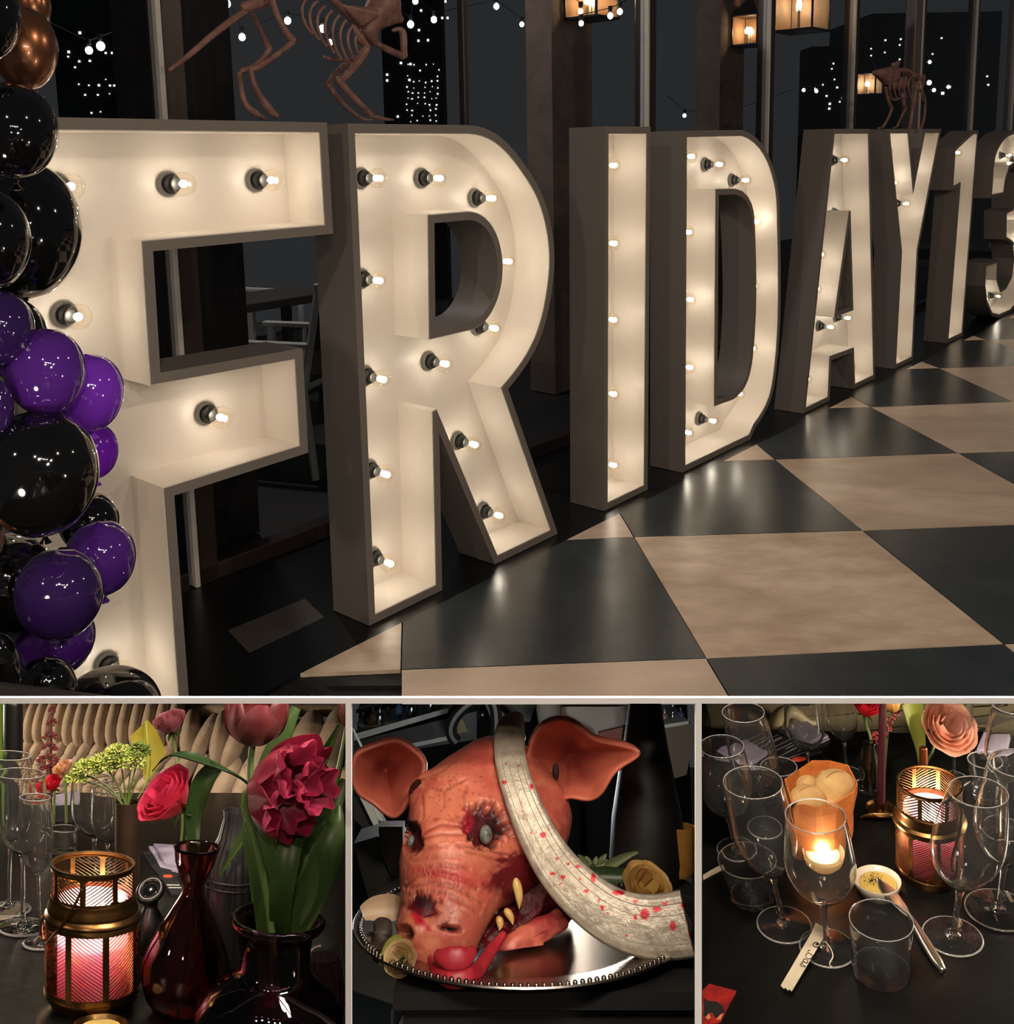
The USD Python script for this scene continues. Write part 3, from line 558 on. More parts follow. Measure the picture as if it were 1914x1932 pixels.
for nm_, m, dp in (('wall_far_left', -415, 1.9), ('wall_far_right', 2255, 2.2)):
    n = np.cross(WP(m, 1325, 1) - EYE, WP(m, 1975, 1) - EYE)
    obj(nm_, slab([WP(m, 1326, RD + .003), WP(m, 1326, dp), WP(m, 2000, dp), WP(m, 2000, RD + .003)], n, 0.0028), WALLD, None, smooth=False, kind='structure', label='dark end wall of the booths', cat='wall')
n = np.cross(WP(0, 1320, 1) - EYE, WP(1900, 1320, 1) - EYE)  # unseen edge-on panels added above the booths to block the hall light
obj('light_shield_1', slab([WP(-415, 1320, 1.38), WP(655, 1320, 1.38), WP(655, 1320, 1.93), WP(-415, 1320, 1.93)], n, 0.003), WALLD, None, smooth=False, kind='structure', label='added dark panel keeping the hall light off the left booth', cat='light_shield')
def _t0(px): d = CF + CR * (px - IW / 2) / FPX - CU * (1320 - YC) / FPX; return (-0.012 - EYE[2]) / d[2]
obj('light_shield_2', slab([WP(655, 1320, 1.38), WP(2255, 1320, 1.38), WP(2255, 1320, _t0(2255)), WP(655, 1320, _t0(655))], n, 0.003), WALLD, None, smooth=False, kind='structure', label='added dark panel keeping the hall light off the other two booths', cat='light_shield')

# ---------------------------------------------------------------- tableware and flowers shared by the booths
GLASS = mat('clear_glass', (252, 252, 250), 0.0, trans=0.992, ior=1.45); GRIM = mat('glass_edge_glint', (250, 248, 244), 0.05, trans=0.72, ior=1.45)  # faint white in the glass and paler edges stand for caught light
BR = PchipInterpolator([0, 0.05, 0.14, 0.28, 0.42, 0.58, 0.8, 1.0], [0.08, 0.36, 0.66, 0.90, 1.0, 0.985, 0.90, 0.80])
def wineglass(P, label, base, rb, stem, rim, rmax, rrim, group='wine glasses', wall=1.0, cat='wine glass'):
    """pixels: base centre and radius, stem top, rim centre, widest radius, rim radius"""
    b = P.at(*base); t = thing('wine_glass', label, cat, P.M, b, group); q = rrim / rmax
    bowl = [(stem[0] + (rim[0] - stem[0]) * u, stem[1] + (rim[1] - stem[1]) * u, rmax * (BR(u) if u < .58 else np.interp(u, [.58, .8, 1], [.985, .985 - (.985 - q) * .45, q]))) for u in np.linspace(0, 1, 15)]
    inn = [(x, y - (3.0 if i == 0 else 0), max(0.0001, r - wall * 1.2)) for i, (x, y, r) in enumerate(bowl)]; X_, Y_, R_ = bowl[-1]
    bowl = bowl[:-1] + [(X_, Y_ + 1.6, R_ - .1), (X_, Y_ + .7, R_ + .5), (X_, Y_ - .4, R_ + .4)]; inn = inn[:-1] + [(X_, Y_ + 1.6, R_ - wall * 1.2), (X_, Y_ + .5, R_ - 1.7), (X_, Y_ - .5, R_ - 1.2)]
    obj('bowl', P.rel([(bowl[0][0], bowl[0][1] + 2, 0.0)] + bowl + inn[::-1] + [(inn[0][0], inn[0][1], 0.0)], b, 44), GLASS, t, smooth=True)
    h = base[1] - stem[1]; L = lambda f: base[0] + (stem[0] - base[0]) * f
    sr = max(2.8, rmax * 0.085)
    obj('stem', P.rel([(L(.03), base[1] - h * .03, 0), (L(.03), base[1] - h * .03, sr * 2.4), (L(.10), base[1] - h * .10, sr * 1.25), (L(.3), base[1] - h * .3, sr), (L(.8), base[1] - h * .8, sr), (L(.95), base[1] - h * .95, sr * 1.4), (L(1), base[1] - h - 1, sr * 1.8), (L(1), base[1] - h - 1, 0)], b, 14), GLASS, t, smooth=True)
    s_ = P.s(b); r = rb * s_
    obj('foot', lathe([(0.0001, 0.0002), (r * .98, 0.0002), (r, 0.001), (r * .97, 0.0022), (r * .5, 0.0035), (sr * 2.6 * s_, 0.007), (0.0001, 0.0075)], 44), GLASS, t, smooth=True)
    q = P.up(X_, Y_, b) - b; tr = trimesh.creation.torus((R_ - .3) * P.s(b + q), 0.8 * P.s(b + q), 48, 8); tr.apply_translation(q + [0, 0, .0004]); obj('rim', tr, GRIM, t, smooth=True)  # pale ring added as the bright glint along the rim
    tr = trimesh.creation.torus(r * .985, .0011, 48, 8); tr.apply_translation([0, 0, .0012]); obj('foot_glint', tr, GRIM, t, smooth=True)  # pale ring added as the glint round the foot
    return t
def tumbler(P, label, base, rb, rim, rr, thick=0.16, group='water tumblers', water=None):
    b = P.at(*base); t = thing('tumbler', label, 'glass', P.M, b, group)
    o = [(base[0] + (rim[0] - base[0]) * u, base[1] + (rim[1] - base[1]) * u, rb * .9 if u == 0 else rb + (rr - rb) * u) for u in (0, .03, .15, .3, .6, 1)]
    i = [(x, y, r - 2.2) for (x, y, r) in [(base[0] + (rim[0] - base[0]) * u, base[1] + (rim[1] - base[1]) * u, rb + (rr - rb) * u) for u in (1, .6, .3, thick + .04)]]
    e = (base[0] + (rim[0] - base[0]) * thick, base[1] + (rim[1] - base[1]) * thick, 0)
    obj('body', P.rel([(base[0], base[1], 0)] + o + i + [(e[0], e[1], (rb - 4) * .8), e], b, 44), GLASS, t, smooth=40)
    q = P.up(rim[0], rim[1], b) - b; tr = trimesh.creation.torus((rr - 1.1) * P.s(b + q), 1.0 * P.s(b + q), 48, 8); tr.apply_translation(q); obj('rim', tr, GRIM, t, smooth=True)  # pale ring added as the glint on the tumbler rim
    return t
def petal(R, Z, half, az, nu=9, nv=9, ruffle=0.0, seed=0, curl=0.0):
    """patch on a surface of revolution: R(v), Z(v) from v=0 base to 1 lip, half(v) = half angle"""
    v = np.linspace(0, 1, nv); u = np.linspace(-1, 1, nu); U, V = np.meshgrid(u, v)
    A = az + U * half(V); r = R(V); z = Z(V)
    z = z - 0.16 * (np.abs(U) ** 3) * V * Z(np.array(1.0))
    r = r * (1 + ruffle * V * np.sin(5 * U + seed)) + curl * (np.abs(U) ** 2) * V ** 3 * R(np.array(1.0))
    P_ = np.stack([r * np.cos(A), r * np.sin(A), z], -1).reshape(-1, 3)
    return P_, quads(nu, nv), V.ravel(), U.ravel()
def colmix(V, a, b): a, b = np.array(lin(a)), np.array(lin(b)); return a + (b - a) * np.clip(V, 0, 1)[:, None]
PETAL = leafmat('petal', (200, 60, 80), 0.32, 0.5, tint=True)
def rose(parent, c, rad, axis, inner, outer, base, seed=0, layers=4, open_=1.0, flat=1.0):
    """layered rose bloom of separate petals; c = centre, axis = direction it faces"""
    g = random.Random(seed); X, Y, Z_ = basis(axis, (0.3, 0.2, 1))
    F = np.stack([X, Y, Z_], 1)
    for L in range(layers):
        n = (3, 4, 5, 6, 6)[L]; f = (L + 1) / layers
        for k in range(n):
            az = 2 * math.pi * (k / n) + L * 0.7 + g.uniform(-.15, .15); top = rad * (0.78 - 0.18 * f ** 1.5) * flat; ro = rad * (0.22 + 0.60 * f * open_)
            lip = 0.30 * f ** 2 * open_ * rad
            R = lambda v, ro=ro, lip=lip: ro * np.sin(np.clip(v, 0, 1) * 1.75) ** 0.75 + lip * np.clip(v - .55, 0, 1) ** 1.5 * 2.2 + rad * .03
            Zf = lambda v, top=top, f=f: -rad * 0.62 + (top + rad * 0.62) * np.asarray(v) ** 1.05 - rad * .28 * f * np.clip(np.asarray(v) - .72, 0, 1) * 2
            P_, fc, V, U = petal(R, Zf, lambda v, f=f: (0.95 - .22 * f) * np.sin(0.25 + 1.15 * v), az, ruffle=0.03, seed=k)
            pc = colmix(V, outer if f > .5 else inner, inner); pc = pc * (1 - .0 * V[:, None]); pc = pc + (np.array(lin(base)) - pc) * (np.clip(.35 - V, 0, 1) * 2)[:, None]
            obj('petal', TM(P_ @ F.T + c, fc), PETAL, parent, col=pc)
def tulip(parent, c, rad, h, axis, col, tip, seed=0, open_=0.0, n=6):
    g = random.Random(seed); X, Y, Z_ = basis(axis, (0.2, 1, 0.3)); F = np.stack([X, Y, Z_], 1)
    for k in range(n):
        out = k % 2; az = 2 * math.pi * k / n + g.uniform(-.1, .1); ro = rad * (1.0 if out else .93) * (1 + open_ * g.uniform(0, .5))
        R = lambda v: ro * (np.sin(np.clip(np.asarray(v), 0, 1) ** .7 * 2.15) ** .8 * (1 - open_ * .3) + open_ * np.asarray(v) ** 2 * .6) + rad * .06
        Zf = lambda v: h * np.asarray(v) * (1 - .1 * (k % 3))
        P_, fc, V, U = petal(R, Zf, lambda v: 0.72 * np.sin(0.35 + 2.2 * v ** .9) ** .8 * (1 if True else 0), az, nu=11, nv=12, ruffle=.05 + .12 * open_, seed=k * 2 + seed)
        obj('petal', TM(P_ @ F.T + c, fc), PETAL, parent, col=colmix(V * (1 - .5 * np.abs(U)), tip, col))
def blade(pts, widths, n=18, cup=0.25, nu=7, side=None, nrm=(0, -1, 0.2)):
    """long leaf: centreline points (3-D), half widths; cupped across"""
    c = curve(pts, n); w = PchipInterpolator(np.linspace(0, 1, len(widths)), widths)(np.linspace(0, 1, n))
    t = np.gradient(c, axis=0); t /= np.linalg.norm(t, axis=1, keepdims=True); nr = np.asarray(nrm, float)
    s_ = np.cross(t, nr); s_ /= np.linalg.norm(s_, axis=1, keepdims=True) + 1e-9; b = np.cross(s_, t)
    u = np.linspace(-1, 1, nu)
    v = c[:, None] + s_[:, None] * (w[:, None] * u)[..., None] + b[:, None] * (cup * w[:, None] * (u ** 2 - .4))[..., None]
    v = v.reshape(-1, 3); f = quads(nu, n); th = 0.0006 * np.ones(1); m = TM(v, f); nv = m.vertex_normals
    return TM(np.vstack([v - nv * .0004, v + nv * .0004]), np.vstack([f[:, ::-1], f + len(v)]))
def sheet(P, outline, base, th=0.0008, bulge=0.0, n=9):
    """flat leaf from a pixel outline on the upright plane through base"""
    q = np.array([P.up(a, b, base) - base for a, b in outline]); c = q.mean(0)
    N = np.cross(q[1] - q[0], q[len(q) // 2] - q[0]); N /= np.linalg.norm(N); k = len(q)
    rows = [c + (q - c) * f + N * bulge * (1 - f * f) for f in np.linspace(0.08, 1, n)]
    v = np.vstack([np.array([c + N * bulge])] + rows); f = [[0, 1 + j, 1 + (j + 1) % k] for j in range(k)]
    f = np.vstack([f, quads(k, n, True)[:, ::-1] + 1])
    return TM(np.vstack([v, v + N * th]), np.vstack([f, f[:, ::-1] + len(v)]))
BRASS = mat('antique_brass', (150, 112, 66), 0.32, metal=1.0, rgb2=(104, 76, 44), vscale=30)
FLAME = glow('candle_flame', (1.0, 0.86, 0.64), 190.0)
def perforated(r, z0, z1, panels, off, nsl, slope, sw, mer, th=0.0011, flip=0):
    """cylinder wall with slanted slots in mirrored panels"""
    C = 2 * math.pi * r; w = C / panels; pol = Polygon([(0, z0), (C, z0), (C, z1), (0, z1)]); holes = []
    band = (z1 - z0) - 2 * mer
    for k in range(panels):
        a, b = k * w + w * .085, (k + 1) * w - w * .085; sgn = 1 if (k + flip) % 2 else -1; dz = (b - a) * slope
        clip = Polygon([(a, z0 + mer), (b, z0 + mer), (b, z1 - mer), (a, z1 - mer)]); pit = band / nsl
        for i in range(-int(dz / pit) - 1, nsl + int(dz / pit) + 2):
            zc = z0 + mer + (i + .5) * pit
            h = Polygon([(a, zc - sgn * dz / 2 - sw / 2), (b, zc + sgn * dz / 2 - sw / 2), (b, zc + sgn * dz / 2 + sw / 2), (a, zc - sgn * dz / 2 + sw / 2)]).intersection(clip)
            if h.area > sw * w * .06 and h.geom_type == 'Polygon': holes.append(h)
    pol = pol.difference(unary_union(holes))
    m = extrude(pol, th); v, f = trimesh.remesh.subdivide_to_size(m.vertices, m.faces, C / 40, max_iter=8)
    th_ = v[:, 0] / r + off; rr = r - th + v[:, 2]
    return TM(np.stack([rr * np.cos(th_), rr * np.sin(th_), v[:, 1]], 1), f)
def leaned(m, k): m.vertices = m.vertices + m.vertices[:, 2:3] * np.array([k[0], k[1], 0]); return m
def lantern_candle(P, label, base, rings_px, rot, handle, wax, wax_rgb, flames):
    """punched brass candle lantern. rings_px: dict of (y, radius)"""
    b = P.at(*base); t = thing('candle_lantern', label, 'candle lantern', P.M, b, 'punched brass candle lanterns'); x = base[0]
    zr = lambda y: P.up(x, y, b)[2] - b[2]; s_ = P.s(b)
    (yt, rt), (yn, rn), (ys, rs), (yb, rbody), (ye, re_) = rings_px; kk = P.up(x, yt, b) - b; kk = kk / kk[2]; add = lambda n_, m_, *a, **k_: obj(n_, leaned(m_, kk), *a, **k_)
    add('neck', perforated(rt * s_, zr(yn), zr(yt), 8, rot + .28, 7, .62, 0.0021, 0.0032, flip=1), BRASS, t, smooth=30)
    add('top_rim', lathe([(rt * s_ - .0016, zr(yt) - .001), (rt * s_ + .0006, zr(yt) - .001), (rt * s_ + .0006, zr(yt) + .0008), (rt * s_ - .0016, zr(yt) + .0008), (rt * s_ - .0016, zr(yt) - .001)], 60), BRASS, t)
    z0, z1 = zr(ys), zr(yn)
    add('shoulder', lathe([(rt * s_ - .001, z1), (rt * s_ + .0012, z1 + .001), (rn * s_ * .97, z1 - (z1 - z0) * .2), (rn * s_ * 1.01, z1 - (z1 - z0) * .45), (rn * s_, z1 - (z1 - z0) * .62), (rs * s_ * 1.015, z0 + (z1 - z0) * .22), (rs * s_ * 1.02, z0 + .001), (rs * s_ - .001, z0), (rs * s_ - .002, z0 + .001), (rt * s_ - .001, z1)], 60), BRASS, t)
    add('body', perforated(rbody * s_, zr(yb), z0, 8, rot, 17, .66, 0.0021, 0.004), BRASS, t, smooth=30)
    add('foot', lathe([(0.0001, 0.0), (re_ * s_, 0.0), (re_ * s_ * 1.04, 0.003), (rbody * s_ * .985, zr(yb) * .7), (rbody * s_ + .0008, zr(yb)), (rbody * s_ - .0015, zr(yb)), (re_ * s_ * .95, 0.004), (0.0001, 0.004)], 60), BRASS, t)
    if handle:
        H_ = [P.up(a, c_, b) - b for a, c_ in handle]; H_ = np.array(H_); H_[:, 1] -= np.array([math.sqrt(max(0, (rbody * s_ * 1.08) ** 2 - min(abs(h[0]), rbody * s_ * 1.07) ** 2)) for h in H_])
        obj('handle', tube(curve(H_, 40), 2.6 * s_, 8), BRASS, t)
    wr, wy = wax; zt = zr(wy)
    hd = add('candle', lathe([(0.0001, .005), (wr * s_, .005), (wr * s_, zt), (wr * s_ * .9, zt - .002), (wr * s_ * .3, zt - .004), (0.0001, zt - .004)], 40), mat('candle_wax_' + P.name, wax_rgb, 0.5, sss=0.4), t)
    gr = wr * s_ * 1.1; zg = min(zr(yn), zt + .03)
    add('votive_glass', lathe([(gr, .005), (gr, zg), (gr - .001, zg), (gr - .001, .005), (gr, .005)], 40), leafmat('frosted_rose_glass', (246, 206, 222), 0.85, 0.4), t)
    for fx, fy in flames:
        obj('flame', lathe([(0.0001, zt - .004), (.0035, zt + .002), (.0055, zt + .009), (.0035, zt + .017), (0.0001, zt + .026)], 12), FLAME, t, loc=(fx * s_ + kk[0] * zt, fy * s_ + kk[1] * zt, 0))
    return t
TABLE = mat('table_black', (11, 11, 10), 0.33, rgb2=(19, 19, 17), vscale=5, bump=0.10, bscale=40, detail=8, spec=0.3)
def tabletop(P, poly, label, th=0.03):
    q = np.array([P.at(*p)[:2] for p in poly]); t = thing('table', label, 'table', P.M)
    obj('tabletop', extrude(Polygon(q), th, -th), TABLE, t, smooth=False)
    c = q.mean(0); obj('pedestal', lathe([(0.0001, -.75), (.22, -.75), (.22, -.735), (.03, -.72), (.03, -th), (0.0001, -th)], 20), mat('table_leg_black', (18, 18, 18), .5), t, loc=(c[0], c[1], 0))
    return t
NAPK = mat('napkin_lilac', (172, 162, 184), 0.9, rgb2=(158, 148, 172), vscale=300, bump=0.2, bscale=400)
MENU = mat('menu_black', (30, 31, 33), 0.7); PRINT = mat('print_white', (205, 205, 200), 0.7)
def flatpoly(P, poly, th, z=0.0, bev=0): return extrude(Polygon([P.at(*p, z)[:2] for p in poly]), th, z)
def spot(P, name, px, py, dep, dz, power, radius, color, aim, cone=None):
    pos = WP(px, py, dep) + np.array([0, 0, dz]); to = P.R @ np.asarray(aim) + P.M[:3, 3]
    l = lamp(name, pos, radius, power, color, to=to)
    sh = UsdLux.ShapingAPI.Apply(l.GetPrim()); sh.CreateShapingConeAngleAttr(cone or 25.0); sh.CreateShapingConeSoftnessAttr(0.25)
    return l
# ================================================================ LEFT BOOTH: flowers, lantern and coloured glass
LB = booth(326, 1628, math.radians(17), 1.12, 0.12); BOUND = (-400, 652); LB.name = 'left'
spot(LB, 'booth_lamp', 200, 1320, 0.95, 0.45, 1.2, 0.025, (1.0, 0.82, 0.62), LB.at(330, 1600), 34)
lamp('bench_fill_lamp', WP(-330, 1390, 1.25), 0.05, 1.7, (1.0, 0.84, 0.66))  # unseen lamp added beyond the left edge to light the bench back
tabletop(LB, [(-120, 2150), (651, 2150), (651, 1496), (-90, 1496)], 'black table of the left booth with flowers and glassware')
# bench with braided back
FAB = mat('bench_fabric', (176, 154, 128), 0.85, rgb2=(160, 138, 114), vscale=40, bump=0.25, bscale=300, sheen=0.2)
yb = LB.at(330, 1480)[1] + 0.075
bn = thing('bench', 'beige bench with braided upholstered back behind the left table', 'bench', LB.M, (0, yb, 0))
o = np.array([0, yb, 0])
def bw(px, py, dy=0.0): return LB.on(px, py, yb + dy) - o
ss = LB.s(o)
pA, pB = bw(30, 1600), bw(700, 1345)
obj('back_panel', box(bw(30, 1500)[0], bw(652, 1500)[0], 0.012, 0.07, bw(300, 1650)[2], bw(300, 1338)[2]), mat('bench_gap', (74, 60, 48), .9), bn)
obj('top_roll', tube([bw(34, 1341, .02), bw(340, 1340, .02), bw(642, 1340, .02)], 12 * ss, 12), FAB, bn)
def pleat(px, py, w, h, lean, dep=0.024):
    c = bw(px, py); b = ball((0, 0, 0), 1.0, 2); b.apply_scale([w * ss, dep, h * ss]); v = b.vertices.copy(); v[:, 0] += lean * v[:, 2] + .25 * w * ss * np.sin(v[:, 2] / (h * ss) * 2.2); v += c
    obj('braid', TM(v, b.faces), FAB, bn, smooth=True)
x = 44
while x < 345:
    w = 10 + (x - 44) * .016; pleat(x, 1362, w * 1.05, 40 + (x - 44) * .05, -.16); x += w * 1.72
for r in range(1, 9):
    x = 40 + (r % 2) * 11
    while x < 345 - r * 6:
        w = 9.5 + (x - 44) * .014; pleat(x, 1392 + r * 19 + (x - 44) * .04, w * 1.05, 17, -.10 * (1 if r % 2 else -1), .02); x += w * 2.15
for (px, py, w, h, ln) in [(360, 1385, 17, 46, -.2), (388, 1392, 17, 46, .15), (416, 1395, 17, 52, -.15), (446, 1400, 18, 60, .12), (350, 1450, 20, 40, .1), (384, 1470, 19, 46, -.1), (420, 1490, 22, 60, .2), (455, 1500, 20, 70, .05), (402, 1560, 26, 60, .25), (365, 1530, 20, 50, -.1), (440, 1580, 24, 60, 0), (490, 1430, 22, 70, .1), (530, 1400, 26, 60, -.1), (575, 1390, 28, 50, .1), (625, 1395, 28, 56, 0), (600, 1470, 30, 60, .1), (640, 1520, 30, 70, 0), (540, 1480, 26, 60, 0)]:
    pleat(px, py, w, h, ln, .028)
obj('wall_back', box(LB.on(-150, 1400, yb + .1)[0], LB.on(652, 1400, yb + .1)[0], 0.09, 0.12, LB.on(300, 1650, yb + .1)[2], LB.on(300, 1328, yb + .1)[2]), WALLD, None, smooth=False, kind='structure', M=LB.M, loc=(0, yb, 0), label='dark wall behind the braided bench', cat='wall')
# glasses on the left
wineglass(LB, 'front wine glass at the left edge, left of the lantern', (44, 1752), 44, (44, 1614), (37, 1460), 48, 44)
wineglass(LB, 'taller wine glass behind, cut by the left edge', (16, 1718), 38, (20, 1590), (16, 1426), 44, 40)
wineglass(LB, 'wine glass base and stem close to the lantern side', (78, 1782), 32, (72, 1650), (66, 1505), 30, 27)
wineglass(LB, 'wine glass in the middle behind the lantern under the green flowers', (178, 1622), 27, (178, 1580), (176, 1468), 42, 37)
wineglass(LB, 'wine glass close beside the bronze vase', (204, 1640), 24, (203, 1592), (201, 1490), 30, 27)
tumbler(LB, 'short tumbler behind the lantern top', (121, 1612), 23, (121, 1563), 26)
# napkins, menus, ribbon
def napkin(P, poly, label, lift=0.006, group='lilac napkins'):
    q = np.array([P.at(*p)[:2] for p in poly]); b = np.array([q[:, 0].mean(), q[:, 1].mean(), 0]); t = thing('napkin', label, 'napkin', P.M, b, group)
    pg = Polygon(q - b[:2]); m = extrude(pg, .002, 0.0004); m2 = extrude(pg.buffer(-.002).intersection(pg), lift * .5, .0026)
    obj('lower_fold', m, NAPK, t, smooth=False); obj('upper_fold', trimesh.Trimesh(m2.vertices + [.002, .002, 0], m2.faces), NAPK, t, smooth=False)
flat = [('napkin folded by the menu right of the bronze vase', [(280, 1600), (336, 1604), (336, 1648), (302, 1640)]), ('napkin on dark plate beyond the left glasses', [(96, 1508), (140, 1498), (142, 1520), (92, 1524)])]
for l, p in flat: napkin(LB, p, 'lilac ' + l)
def menu(P, poly, label, lines, text=None, dot=None):
    q = np.array([P.at(*p) for p in poly]); b = q.mean(0); t = thing('menu_card', label, 'menu', P.M, b, 'black menu cards')
    obj('card', extrude(Polygon((q - b)[:, :2]), .0016, .0003), MENU, t, smooth=False)
    A, Bq, Cq, D = (q - b)
    def at(u, v): return (A * (1 - u) + Bq * u) * (1 - v) + (D * (1 - u) + Cq * u) * v
    L = []
    for (u0, u1, v, wd) in lines:
        r = np.array([at(u0, v), at(u1, v), at(u1, v + wd), at(u0, v + wd)])[:, :2]; L.append(extrude(Polygon(r), .0002, .0019))
    if L: obj('printed_lines', L, PRINT, t, smooth=False)
    if text:
        tx, u0, v0, hgt = text; m = meshkit.text_mesh(tx, hgt, .0002, True); ex = at(1, v0) - at(0, v0); ex /= np.linalg.norm(ex); ey = np.cross([0, 0, 1], ex)
        obj('printed_word', frame_to(m, at(u0, v0) + [0, 0, .0019], ex, ey, np.array([0, 0, 1.0])), PRINT, t, smooth=False)
    if dot: obj('orange_spot', flatlathe(P, dot), mat('print_orange', (214, 84, 58), .6), t, loc=P.at(dot[0], dot[1]) - b)
    return t
def flatlathe(P, d): s_ = P.s(P.at(d[0], d[1])) * d[2]; m = lathe([(0.0001, .0018), (s_, .0018), (s_, .0022), (0.0001, .0022)], 20); return m
menu(LB, [(270, 1610), (300, 1612), (352, 1690), (322, 1690)], 'black menu card with an orange spot between lantern and red vase', [(0.1, 0.9, .80, .02), (0.1, 0.9, .86, .02)], dot=(316, 1657, 9))
menu(LB, [(92, 1522), (150, 1522), (156, 1552), (80, 1552)], 'dark menu card under the far napkin', [])
def ribbon(P, poly, label, th=.0006):
    q = np.array([P.at(*p) for p in poly]); b = q.mean(0); t = thing('name_ribbon', label, 'ribbon', P.M, b); obj('strip', extrude(Polygon((q - b)[:, :2]), th, .0005), mat('ribbon_cream', (206, 192, 166), .8, rgb2=(196, 182, 154), vscale=60), t, smooth=False); return t
ribbon(LB, [(-20, 1732), (-18, 1742), (22, 1734), (40, 1718), (34, 1708), (16, 1722)], 'cream ribbon end at the left edge by the glass bases')
# black candlestick and flowers at the far left
BLK = mat('black_ceramic', (17, 16, 16), 0.35)
b = LB.at(24, 1560); t = thing('candlestick', 'tall black candlestick at the top left corner of the left booth', 'candlestick', LB.M, b)
obj('shaft', LB.rel([(24, 1560, 0), (24, 1560, 22), (24, 1540, 14), (24, 1480, 16), (24, 1452, 18), (24, 1330, 18), (24, 1300, 17), (24, 1300, 0)], b), BLK, t); obj('drip_pan', LB.rel([(24, 1470, 0), (24, 1470, 20), (24, 1462, 23), (24, 1458, 0)], b), BLK, t)
GRN = leafmat('leaf_green', (52, 84, 34), 0.35, 0.4, rgb2=(40, 68, 28), vscale=14); GRD = leafmat('leaf_dark', (38, 62, 30), 0.3, 0.4); YEL = leafmat('leaf_yellow', (184, 170, 62), 0.4, 0.5, rgb2=(162, 152, 58)); STEM = mat('stem_green', (88, 104, 48), .5)
b = LB.at(-6, 1560); t = thing('leaf_spray', 'bright green leaf cut by the left edge', 'leaf', LB.M, b); obj('leaf', blade([LB.up(-6, 1560, b) - b, LB.up(-4, 1450, b) - b, LB.up(0, 1390, b) - b, LB.up(-2, 1325, b) - b], np.array([3, 6, 8, 4]) * LB.s(b)), leafmat('leaf_lime', (122, 158, 56), .4), t); obj('stalk', tube([LB.up(-6, 1562, b) - b, LB.up(-5, 1500, b) - b], .0015, 6), STEM, t)
def seedheads(P, base, items, mats_, parent, tag='bud', n=60, seed=1, size=1.6, long=3.2, jit=1.0):
    g = random.Random(seed); S = P.s(base); groups = [[] for _ in mats_]
    unit = trimesh.creation.icosphere(1, 1.0)
    for (cx, cy, rx, ry) in items:
        C0 = P.up(cx, cy, base) - base
        for _ in range(int(n * rx * ry / 700)):
            d = np.array([g.gauss(0, 1), g.gauss(0, 1), g.gauss(0, 1)]); d /= np.linalg.norm(d); d[2] = abs(d[2]) * 1.0 - .25
            p = C0 + d * np.array([rx, (rx + ry) / 2, ry]) * S * g.uniform(.72, 1.0); X, Y, Z_ = basis(d + np.array([g.uniform(-.4, .4) for _ in range(3)]))
            m = unit.copy(); m.apply_scale(np.array([size, size, long]) * S); groups[g.randrange(len(mats_))].append(frame_to(m, p, X, Y, Z_))
    for m, gm in zip(groups, mats_):
        if m: obj(tag, m, gm, parent, kind='stuff')
# astilbe plume
b = LB.at(96, 1545); t = thing('astilbe', 'feathery dark red plume in front of the braided bench', 'flower', LB.M, b, 'astilbe plumes')
obj('stem', tube(curve([LB.up(96, 1545, b) - b, LB.up(96, 1440, b) - b, LB.up(98, 1330, b) - b], 12), .0016, 6), mat('astilbe_stem', (92, 44, 40), .6), t)
AST = [mat('astilbe_red', (134, 42, 50), .7), mat('astilbe_brown', (82, 40, 38), .7)]
seedheads(LB, b, [(98, 1340, 5, 14), (97, 1365, 8, 14), (94, 1390, 14, 14), (93, 1412, 16, 14), (92, 1434, 22, 14), (92, 1455, 20, 16)], AST, t, 'floret', n=260, seed=3, size=1.3, long=3.0)
def rose_thing(P, name, label, base, c, r, axis, inner, outer, bcol, seed, layers=4, sepal=True, via=None, group=None, open_=1.0, flat=1.0):
    b = P.at(*base); t = thing(name, label, 'flower', P.M, b, group); S = P.s(b); C0 = P.up(c[0], c[1], b) - b; a = np.asarray(axis, float); a /= np.linalg.norm(a)
    rose(t, C0, r * S, a, inner, outer, bcol, seed, layers, open_, flat)
    e = C0 - a * r * S * .6
    mid = [P.up(v[0], v[1], b) - b for v in (via or [])]
    obj('stem', tube(curve([e, *([e - a * r * S * .5] if mid else []), *mid, np.array([0, 0, 0.004])], 16), 2.6 * S, 7), STEM, t)
    X, Y, Z_ = basis(a)
    if sepal:
        for k in range(5):
            an = 2 * math.pi * k / 5; d = X * math.cos(an) + Y * math.sin(an)
            obj('sepal', blade([e, e + d * r * S * .35 + a * r * S * .02, e + d * r * S * .62 - a * r * S * .18], np.array([.07, .11, .01]) * r * S, 7, nrm=a), GRN, t)
    return t
rose_thing(LB, 'rose', 'small peach rose left of the green flowers', (124, 1560), (120, 1452), 18, (-.3, -.5, .8), (204, 150, 112), (214, 164, 126), (170, 150, 100), 5, 3, group='roses on the left table')
rose_thing(LB, 'rose', 'small bright red rose above the dark plate', (100, 1562), (99, 1481), 19, (-.2, -.6, .7), (196, 24, 48), (214, 34, 58), (150, 20, 40), 6, 3, group='roses on the left table')
rose_thing(LB, 'rose', 'dusky pink rose near the top of the bench', (340, 1600), (322, 1367), 30, (-.2, -.4, .8), (150, 84, 92), (164, 96, 100), (120, 90, 70), 7, 4, via=[(336, 1450), (344, 1530)], group='roses on the left table')
